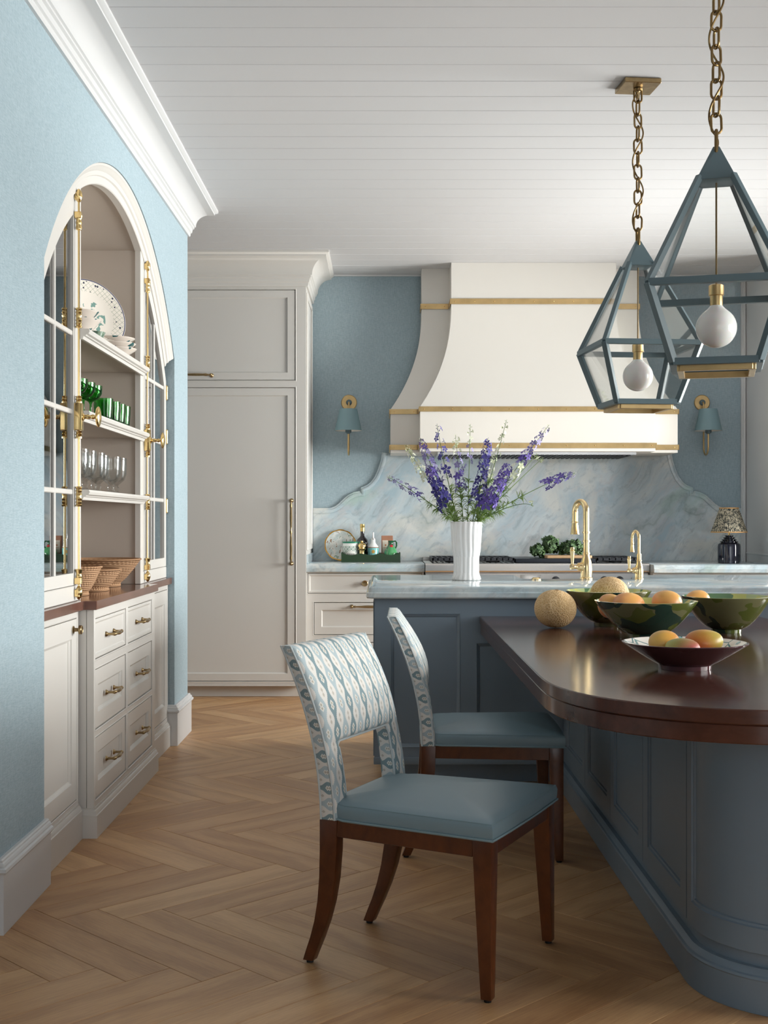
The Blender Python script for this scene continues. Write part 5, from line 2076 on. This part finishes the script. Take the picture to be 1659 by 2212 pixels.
melon(0.736, 5.37, tz + 0.082, 0.0905, 0.162, 'whole netted cantaloupe standing by itself on the table', (0.1, 0.08, 0))
CAMO = make_camo('green_camouflage_glaze', [(88, 98, 46), (112, 112, 78), (34, 62, 52)], 0.07, 6.5, [(176, 192, 140), (196, 200, 116), (92, 128, 92)])
bowl(0.985, 5.49, tz, 0.186, 0.150, 0.062, CAMO, 'green_bowl', 'olive green glazed bowl holding a cantaloupe, behind the others', group='green glazed bowls', n=64, wall=0.007, foot=0.014, curve=1.25)
bowl(1.031, 4.92, tz, 0.199, 0.142, 0.066, CAMO, 'green_bowl', 'green glazed bowl full of peach coloured mangoes in the middle', group='green glazed bowls', n=64, wall=0.007, foot=0.014, curve=1.25)
bowl(1.410, 5.15, tz, 0.180, 0.146, 0.060, CAMO, 'green_bowl', 'green glazed bowl at the right edge with one mango showing', group='green glazed bowls', n=64, wall=0.007, foot=0.014, curve=1.25)
melon(0.993, 5.50, tz + 0.128, 0.086, 0.172, 'cantaloupe lying in the olive bowl, only its top showing', (0.2, 1.3, 0.2))


def mango_mat(name, a, b, c_, axis_scale=(9, 9, 9)):
    m = Mat(name, rough=0.34, Subsurface_Weight=0.05)
    c = m.coord('Object', rnd=7.0)
    n = m.noise(c, 11.0, 2)
    x, y, z = m.xyz(m.coord('Object'))
    g = (z * 13.0 - x * 9.0 + n * 0.7 - 0.05).sat()
    col = m.mix(g, rgb(*a), rgb(*b))
    g2 = (x * -14.0 + n * 0.9 - 0.55).sat()
    col = m.mix(g2, col, rgb(*c_))
    sp = m.vor(c, 160.0).lt(0.18)
    col = m.mix(sp * 0.25, col, rgb(226, 190, 120))
    m.set('Base Color', col)
    return m.m


PEACH = mango_mat('peach_mango_skin', (226, 148, 96), (234, 178, 96), (226, 150, 112))
MANG1 = mango_mat('yellow_mango_skin', (206, 128, 72), (214, 160, 62), (206, 170, 100))
MANG2 = mango_mat('red_green_mango_skin', (178, 74, 84), (150, 152, 76), (172, 170, 96))
MANG3 = mango_mat('orange_green_mango_skin', (196, 100, 52), (208, 156, 62), (160, 164, 84))


def mango(x, y, z, rx, ry, rz_, mat, label, rot, group, scar=True):
    mb = MB()
    rows = []
    for i in range(17):
        th = PI * i / 16
        row = []
        for k in range(28):
            a = 2 * PI * k / 28
            px = -math.cos(th)
            rr = math.sin(th) * (1 + 0.10 * px)
            row.append((rx * px, ry * rr * math.cos(a), rz_ * rr * math.sin(a) + 0.006 * px * px))
        rows.append(row)
    mb.grid(rows, cu=True)
    o = obj('mango', mb, mat)
    obj('stalk', MB().tube([(rx * 0.97, 0, 0.004), (rx * 1.06, 0, 0.006)], 0.0035, 6), simple('stalk_' + label[:9], rgb(70, 48, 34), 0.9), o, local=True)
    o.location = (x, y, z)
    o.rotation_euler = rot
    return tag(o, label, 'mango', group)


g1 = 'mangoes in the middle green bowl'
mango(0.905, 4.965, tz + 0.118, 0.060, 0.050, 0.049, PEACH, 'peach mango at the left rim of the middle bowl, half behind another', (0.1, -0.2, 2.2), g1)
mango(0.958, 4.90, tz + 0.124, 0.066, 0.052, 0.055, PEACH, 'large rosy peach mango left of centre in the middle bowl', (0.0, 0.25, 0.3), g1)
mango(1.112, 4.92, tz + 0.130, 0.060, 0.056, 0.057, PEACH, 'round orange mango on the right side of the middle bowl', (0.2, 0.3, -0.5), g1)
mango(1.030, 4.86, tz + 0.082, 0.058, 0.050, 0.050, PEACH, 'peach mango lowest in the middle bowl, only a sliver showing', (0, 0, 0.2), g1)
mango(1.300, 5.19, tz + 0.122, 0.055, 0.050, 0.050, PEACH, 'single orange mango showing over the rim of the right bowl', (0, 0, 0.5), 'mangoes in the right green bowl')


def butterfly_glaze():
    m = Mat('maroon_and_painted_glaze', rough=0.12, Coat_Weight=0.4)
    geo = m.nt.nodes.new('ShaderNodeTexCoord')
    x, y, z = m.xyz(E(m.nt, geo.outputs['Object']))
    r = (x * x + y * y).pow(0.5)
    g = m.nt.nodes.new('ShaderNodeNewGeometry')
    nz = m.xyz(E(m.nt, g.outputs['Normal']))[2]
    c = m.coord('Object')
    cell = m.vor(c, 15.0, 'F1', 'Distance')
    edge = m.vor(c, 15.0, 'DISTANCE_TO_EDGE')
    line = m.vor(c, 52.0, 'DISTANCE_TO_EDGE')
    teal = m.mix(line.lt(0.06), rgb(150, 200, 200), rgb(48, 96, 100))
    pat = m.mix(cell.lt(0.30), rgb(236, 232, 224), teal)
    pat = m.mix(edge.lt(0.03), pat, rgb(84, 128, 128))
    inside = nz.gt(0.05) * r.lt(0.187) * z.gt(0.0175)
    m.set('Base Color', m.mix(inside, rgb(84, 54, 58), pat))
    return m.m


bowl(0.936, 3.89, tz, 0.192, 0.080, 0.080, butterfly_glaze(), 'maroon_bowl', 'shallow maroon bowl with a painted teal inside, nearest on the table', n=72, wall=0.006, foot=0.013, curve=1.05)
g3 = 'mangoes in the maroon bowl'
mango(0.878, 3.925, tz + 0.072, 0.052, 0.046, 0.044, MANG1, 'yellow mango at the back left of the maroon bowl', (0.2, 0.1, 0.5), g3)
mango(0.918, 3.845, tz + 0.060, 0.054, 0.042, 0.039, MANG2, 'red and green mango in front in the maroon bowl', (-0.2, 0.12, -0.25), g3)
mango(1.006, 3.93, tz + 0.073, 0.060, 0.048, 0.045, MANG3, 'orange and green mango at the right of the maroon bowl', (0.1, 0.12, 2.9), g3)

# ================================================================== TRAY GROUP ON THE LEFT COUNTER
kz = CTZ + 0.0004
TGREEN = simple('dark_green_lacquer', rgb(44, 66, 44), 0.22)
tx0, tx1, ty0, ty1 = -0.323, 0.124, 9.44, 9.655
tr = thing('serving_tray', 'dark green scallop edged tray on the left marble counter', 'tray', ((tx0 + tx1) / 2, 9.55, kz))
n = 48
wav = [(tx0 + (tx1 - tx0) * i / n, kz + 0.066 - 0.013 * (0.5 - 0.5 * math.cos(2 * PI * 3 * i / n))) for i in range(n + 1)]
ft = [(tx0, kz)] + wav + [(tx1, kz)]
obj('tray_front', MB().prism(ft[::-1], 'y', ty0, ty0 + 0.010), TGREEN, tr)
obj('tray_back', MB().prism(ft[::-1], 'y', ty1 - 0.010, ty1), TGREEN, tr)
for x in (tx0, tx1 - 0.010):
    obj('tray_side', MB().box(x, ty0 + 0.0102, kz, x + 0.010, ty1 - 0.0102, kz + 0.074), TGREEN, tr, bev=0.002, seg=1)
obj('tray_floor', MB().box(tx0 + 0.0102, ty0 + 0.0102, kz, tx1 - 0.0102, ty1 - 0.0102, kz + 0.008), TGREEN, tr)
iz = kz + 0.0085


def tin_mat():
    m = Mat('printed_tin', rough=0.3)
    x, y, z = m.xyz(m.coord('Object'))
    a = m.nt.nodes.new('ShaderNodeMath')
    a.operation = 'ARCTAN2'
    m.nt.links.new(x.k, a.inputs[0])
    m.nt.links.new((y * -1.0).k, a.inputs[1])
    s = E(m.nt, a.outputs[0]) * 0.064           # arc length from the front
    p = 0.030
    d1 = ((s + z) / p).mod(1.0)
    d2 = ((s - z) / p).mod(1.0)
    lat = d1.lt(0.16).max(d2.lt(0.16))
    dot = (d1 - 0.58).abs().lt(0.15) * (d2 - 0.58).abs().lt(0.15)
    top = z.lt(0.112)
    oval = ((s / 0.040) * (s / 0.040) + ((z - 0.045) / 0.034) * ((z - 0.045) / 0.034)).lt(1.0)
    txt = (z - 0.050).abs().lt(0.006) * ((s / 0.0046).ping(0.5)).lt(0.28) * s.abs().lt(0.030)
    col = m.mix((lat.max(dot)) * top, rgb(238, 238, 234), rgb(24, 110, 82))
    col = m.mix(oval, col, rgb(236, 236, 230))
    col = m.mix(txt, col, rgb(90, 92, 88))
    m.set('Base Color', col)
    return m.m


tn = thing('tin_canister', 'round white tin with a green lattice print in the tray', 'tin', (-0.250, 9.53, iz))
obj('tin_body', MB().lathe([(0, 0), (0.063, 0), (0.064, 0.002), (0.064, 0.134), (0, 0.134)], (-0.250, 9.53, iz), 40), None, tn)
tn.children[0].data.materials.append(tin_mat())
obj('tin_lid', MB().lathe([(0, 0), (0.066, 0), (0.067, 0.002), (0.067, 0.009), (0.064, 0.012), (0, 0.012)], (-0.250, 9.53, iz + 0.134), 40), simple('green_lid', rgb(30, 126, 96), 0.3), tn)

# pepper mill
MILLX = -0.168
solo('pepper_mill', MB().lathe([(0, 0), (0.030, 0), (0.032, 0.006), (0.027, 0.014), (0.022, 0.040), (0.020, 0.065), (0.022, 0.080), (0.030, 0.086), (0.032, 0.092), (0.026, 0.096), (0.026, 0.102), (0.031, 0.106), (0.032, 0.118), (0.026, 0.130), (0.012, 0.138), (0.006, 0.140), (0.010, 0.146), (0.009, 0.152), (0, 0.155)], (MILLX, 9.485, iz), 28), BRASS, 'turned brass pepper mill at the front of the tray', 'pepper mill', (MILLX, 9.485, iz))
# dark oil bottle with gold capsule
bx = -0.166
bt = thing('oil_bottle', 'dark round shouldered bottle with a gold neck foil at the back of the tray', 'bottle', (bx, 9.605, iz))
obj('bottle_body', MB().lathe([(0, 0), (0.040, 0), (0.044, 0.008), (0.047, 0.10), (0.047, 0.135), (0.040, 0.160), (0.022, 0.178), (0.0155, 0.19), (0.0150, 0.235), (0, 0.235)], (bx, 9.605, iz), 32), simple('dark_bottle_glass', rgb(30, 26, 30), 0.06, Coat_Weight=0.5), bt)
obj('neck_foil', MB().lathe([(0.0152, 0), (0.0168, 0.001), (0.0166, 0.030), (0.0180, 0.032), (0.0180, 0.056), (0.0165, 0.058), (0, 0.058)], (bx, 9.605, iz + 0.222), 24), simple('gold_foil', (0.72, 0.52, 0.2, 1), 0.3, 1.0), bt)
# cruet with pourer
ux = -0.082


def label_mat():
    m = Mat('turquoise_label_bottle', rough=0.2)
    x, y, z = m.xyz(m.coord('Object'))
    lab = z.gt(0.034) * z.lt(0.098)
    sun = ((x * x) + (z - 0.070) * (z - 0.070)).lt(0.00018)
    col = m.mix(lab, rgb(150, 104, 82), rgb(132, 200, 200))
    col = m.mix(sun * lab * y.lt(0.0), col, rgb(186, 150, 80))
    dots = ((x / 0.016).ping(0.5)).lt(0.10) * ((z - 0.070).abs() - 0.018).abs().lt(0.002) * lab
    col = m.mix(dots, col, rgb(60, 110, 130))
    m.set('Base Color', col)
    return m.m


cr = thing('oil_cruet', 'oil cruet with a turquoise label and a white necked steel pourer', 'bottle', (ux, 9.535, iz))
obj('cruet_body', MB().lathe([(0, 0), (0.040, 0), (0.043, 0.004), (0.043, 0.100), (0.041, 0.104), (0, 0.104)], (ux, 9.535, iz), 32), label_mat(), cr)
obj('cruet_neck', MB().lathe([(0.041, 0), (0.040, 0.006), (0.024, 0.024), (0.0165, 0.038), (0.0165, 0.058), (0, 0.060)], (ux, 9.535, iz + 0.1035), 28), CERAMIC, cr)
obj('pourer', MB().lathe([(0, 0), (0.019, 0), (0.019, 0.004), (0.008, 0.006), (0.006, 0.02), (0.005, 0.052), (0, 0.053)], (ux, 9.535, iz + 0.163), 20), STEEL, cr)
# card box
gb = thing('card_box', 'upright brown card box with a cream label at the back of the tray', 'box', (0.024, 9.60, iz))
obj('box_body', MB().box(-0.020, 9.575, iz, 0.068, 9.625, iz + 0.190), simple('brown_card', rgb(176, 124, 98), 0.7), gb, bev=0.002, seg=1)
obj('box_label', MB().box(-0.012, 9.5735, iz + 0.060, 0.030, 9.5748, iz + 0.155), simple('cream_label', rgb(236, 224, 208), 0.6), gb)
obj('label_mark', MB().lathe([(0, 0), (0.006, 0), (0.006, 0.0006), (0, 0.0006)], (0.012, 9.5733, iz + 0.118), 12, axis=Matrix.Rotation(PI / 2, 3, 'X')).box(-0.004, 9.5728, iz + 0.098, 0.022, 9.5734, iz + 0.1005), simple('label_mark_red', rgb(190, 110, 70), 0.6), gb)
# green painted jug
jx = 0.052
jm = Mat('green_jug_glaze', rough=0.10, Coat_Weight=0.5)
jc = jm.coord('Object')
jxx, jy, jz = jm.xyz(jc)
spr = jm.noise(jm.vec(jxx * 60.0 + jz * 40.0, jy * 10.0, jz * 60.0 - jxx * 30.0), 1.0, 1)
leaf = spr.gt(0.60) * jxx.lt(-0.008)
jcol = jm.mix(leaf, rgb(84, 160, 104), rgb(48, 96, 76))
jm.set('Base Color', jm.mix(jz.gt(0.118), jcol, rgb(36, 92, 58)))
jg = thing('green_jug', 'green glazed jug with a painted sprig and red flower at the right of the tray', 'jug', (jx, 9.525, iz))
obj('jug_body', MB().lathe([(0, 0), (0.040, 0), (0.050, 0.012), (0.055, 0.032), (0.052, 0.060), (0.041, 0.088), (0.026, 0.112), (0.019, 0.126), (0.018, 0.140), (0.023, 0.152), (0.021, 0.153), (0.016, 0.140), (0.0, 0.132)], (jx, 9.525, iz), 36), jm.m, jg)
hp = [(jx + 0.018, 9.525, iz + 0.147), (jx + 0.034, 9.525, iz + 0.150), (jx + 0.043, 9.525, iz + 0.138), (jx + 0.044, 9.525, iz + 0.115), (jx + 0.036, 9.525, iz + 0.094)]
obj('jug_handle', MB().tube(hp, [0.005, 0.0055, 0.006, 0.0055, 0.005], 8), simple('jug_dark_green', rgb(36, 92, 58), 0.12), jg)
fl = MB()
for k in range(7):
    a = 2 * PI * k / 7
    fl.ball((jx + 0.004 + 0.007 * math.cos(a), 9.4975, iz + 0.110 + 0.007 * math.sin(a)), 0.0065, 0.003, 0.0065, 8, 6)
fl.ball((jx + 0.004, 9.4965, iz + 0.110), 0.007, 0.004, 0.007, 8, 6)
obj('painted_flower', fl, simple('red_flower', rgb(206, 44, 58), 0.3), jg)


# scalloped plate leaning on the splashback
def oyster_mat():
    m = Mat('oyster_plate_glaze', rough=0.12, Coat_Weight=0.4)
    c = m.coord('Object')
    x, y, z = m.xyz(c)
    r = (x * x + z * z).pow(0.5)
    n = m.noise(c, 26.0, 3)
    n2 = m.noise(m.coord('Object', scale=(1.6, 1, 1)), 19.0, 2, 0.5, 1.5)
    col = m.mix(n.ramp((0.4, 0.0), (0.6, 1.0)), rgb(226, 224, 218), rgb(196, 206, 204))
    col = m.mix(n2.gt(0.62), col, rgb(150, 122, 104))
    col = m.mix(n2.lt(0.34), col, rgb(150, 168, 150))
    col = m.mix(r.gt(0.113), col, rgb(206, 158, 70))
    m.set('Base Color', col)
    m.set('Metallic', r.gt(0.113) * 0.8)
    return m.m


pr = [(0, 0.0), (0.06, 0.0), (0.075, 0.006), (0.112, 0.016), (0.121, 0.018), (0.121, 0.021), (0.110, 0.020), (0.074, 0.011), (0.058, 0.005), (0, 0.005)]
op = obj('scalloped_plate', MB().lathe(pr, (0, 0, 0), 72, mod=lambda a, i: 1 + (0.035 * abs(math.sin(5 * a)) - 0.012 if 2 < i < 8 else 0), axis=Matrix.Rotation(PI / 2, 3, 'X')), oyster_mat())
op.location = (-0.338, 9.672, kz + 0.122)
op.rotation_euler = (-0.22, 0, 0.05)
tag(op, 'scalloped oyster plate with a gilt rim leaning on the splashback beside the tray', 'plate')

# ================================================================== KALE ON A BOARD, ON THE RANGE
bz = 1.0004
BOARD = simple('pale_wood_board', rgb(206, 168, 128), 0.5, var=0.08, scale=20)
solo('chopping_board', MB().prism(rounded([(1.185, 9.17), (1.530, 9.17), (1.530, 9.42), (1.185, 9.42)], 0.02), 'z', bz, bz + 0.020), BOARD, 'pale wooden board on the range griddle under the kale', 'chopping board', (1.36, 9.3, bz), bev=0.002, seg=1)


def kale_mat():
    m = Mat('curly_kale_leaf', rough=0.5)
    n = m.noise(m.coord('Object'), 40.0, 3)
    m.set('Base Color', m.mix(n.ramp((0.35, 0.0), (0.68, 1.0)), rgb(40, 66, 38), rgb(104, 136, 86)))
    return m.m


KALE = kale_mat()


def kale(x0, x1, y0, y1, z0, z1, nl, label, seed):
    rnd = random.Random(seed)
    t = thing('kale_bunch', label, 'kale', ((x0 + x1) / 2, (y0 + y1) / 2, z0), 0, 'curly kale on the board')
    cen = Vector(((x0 + x1) / 2, (y0 + y1) / 2, z0 + (z1 - z0) * 0.40))
    hx, hy, hz = (x1 - x0) / 2 - 0.012, (y1 - y0) / 2 - 0.01, (z1 - z0) * 0.56
    for li in range(nl):
        th_, cz_ = 2.39996 * li + rnd.uniform(-.3, .3), -0.35 + 1.3 * (li + 0.5) / nl
        cz_ = min(cz_, 0.98)
        sr_ = math.sqrt(max(0, 1 - cz_ * cz_))
        d = Vector((sr_ * math.cos(th_), sr_ * math.sin(th_), cz_))
        pos = cen + Vector((d.x * hx, d.y * hy, d.z * hz)) * rnd.uniform(0.62, 1.08)
        R = rnd.uniform(0.020, 0.038)
        ph = [rnd.uniform(0, 6.28) for _ in range(6)]
        nrm_ = (d + Vector((rnd.uniform(-.4, .4), rnd.uniform(-.4, .4), rnd.uniform(-.2, .5)))).normalized()
        tilt = nrm_.to_track_quat('Z', 'Y').to_matrix()
        rows = []
        for i in range(7):
            r = R * i / 6
            row = []
            for k in range(44):
                a = 2 * PI * k / 44
                f = (i / 6) ** 1.4
                zz = 0.0085 * f * (math.sin(9 * a + ph[0]) + 0.8 * math.sin(16 * a + ph[1] + i)) + 0.006 * math.sin(3 * a + ph[2]) * f
                rr = r * (1 + 0.14 * math.sin(7 * a + ph[3]) * f)
                p = tilt @ Vector((rr * math.cos(a), rr * math.sin(a), zz - 0.010 * (i / 6) ** 2)) + pos
                row.append((p.x, p.y, max(p.z, z0 + 0.0005)))
            rows.append(row)
        obj('leaf', MB().grid(rows, cu=True), KALE, t, angle=180)


kz0 = bz + 0.0205
kale(1.080, 1.200, 9.20, 9.34, bz, 1.110, 18, 'small curly kale bunch at the left, hanging off the board', 1)
kale(1.165, 1.310, 9.22, 9.38, kz0, 1.172, 30, 'tallest curly kale bunch in the middle of the board', 2)
kale(1.285, 1.500, 9.20, 9.38, kz0, 1.140, 40, 'wide low curly kale bunch on the right of the board', 3)

# ================================================================== TABLE LAMP ON THE RIGHT COUNTER
lx, ly = 2.537, 9.19
lamp = thing('table_lamp', 'navy stepped ceramic lamp with a pleated patterned shade on the right counter', 'lamp', (lx, ly, kz))
pr = [(0, 0), (0.078, 0), (0.081, 0.004), (0.082, 0.03), (0.083, 0.12), (0.080, 0.140), (0.068, 0.150)]
for i, r in enumerate((0.066, 0.054, 0.043, 0.032)):
    z = 0.152 + 0.0145 * i
    pr += [(r - 0.011, z), (r, z + 0.003), (r, z + 0.0095), (r - 0.013, z + 0.0125)]
pr.append((0, pr[-1][1]))
obj('lamp_base', MB().lathe(pr, (lx, ly, kz), 40), simple('navy_glaze', rgb(34, 36, 52), 0.08, Coat_Weight=0.6), lamp, angle=22)
obj('lamp_stem', MB().tube([(lx, ly, kz + 0.205), (lx, ly, kz + 0.30)], 0.007, 10), BRASS, lamp)


def pleat_mat():
    m = Mat('pleated_print', rough=0.85)
    c = m.coord('Object')
    x, y, z = m.xyz(c)
    n = m.noise(c, 75.0, 3, 0.6, 1.0)
    n2 = m.noise(m.vec(x * 22.0, y * 22.0, z * 9.0), 1.0, 2)
    col = m.mix(n.ramp((0.46, 0.0), (0.54, 1.0)), rgb(58, 64, 62), rgb(196, 188, 166))
    mid = (z - 0.085).abs().lt(0.045)
    col = m.mix(n2.gt(0.60) * mid, col, rgb(176, 104, 84))
    m.set('Base Color', col)
    return m.m


zl0, zl1 = 1.192 - 0.0, 1.368
shm = MB()
rows = []
for i in range(2):
    z = (zl0, zl1)[i]
    r = (0.128, 0.067)[i]
    rows.append([(lx + (r + 0.0022 * (1 if k % 2 else -1)) * math.cos(2 * PI * k / 120), ly + (r + 0.0022 * (1 if k % 2 else -1)) * math.sin(2 * PI * k / 120), z) for k in range(120)])
shm.grid(rows, cu=True)
sh = obj('lamp_shade', shm, pleat_mat(), lamp, angle=80)
TRIMO = simple('ochre_shade_trim', rgb(206, 160, 104), 0.8)
for z, r in ((zl0, 0.130), (zl1, 0.069)):
    obj('shade_trim', MB().grid([[(lx + (r + d) * math.cos(2 * PI * k / 48), ly + (r + d) * math.sin(2 * PI * k / 48), z + h) for k in range(48)] for d, h in ((0.0015, -0.004), (0.0015, 0.004), (-0.0005, 0.004), (-0.0005, -0.004))], cu=True, cv=True), TRIMO, sh)
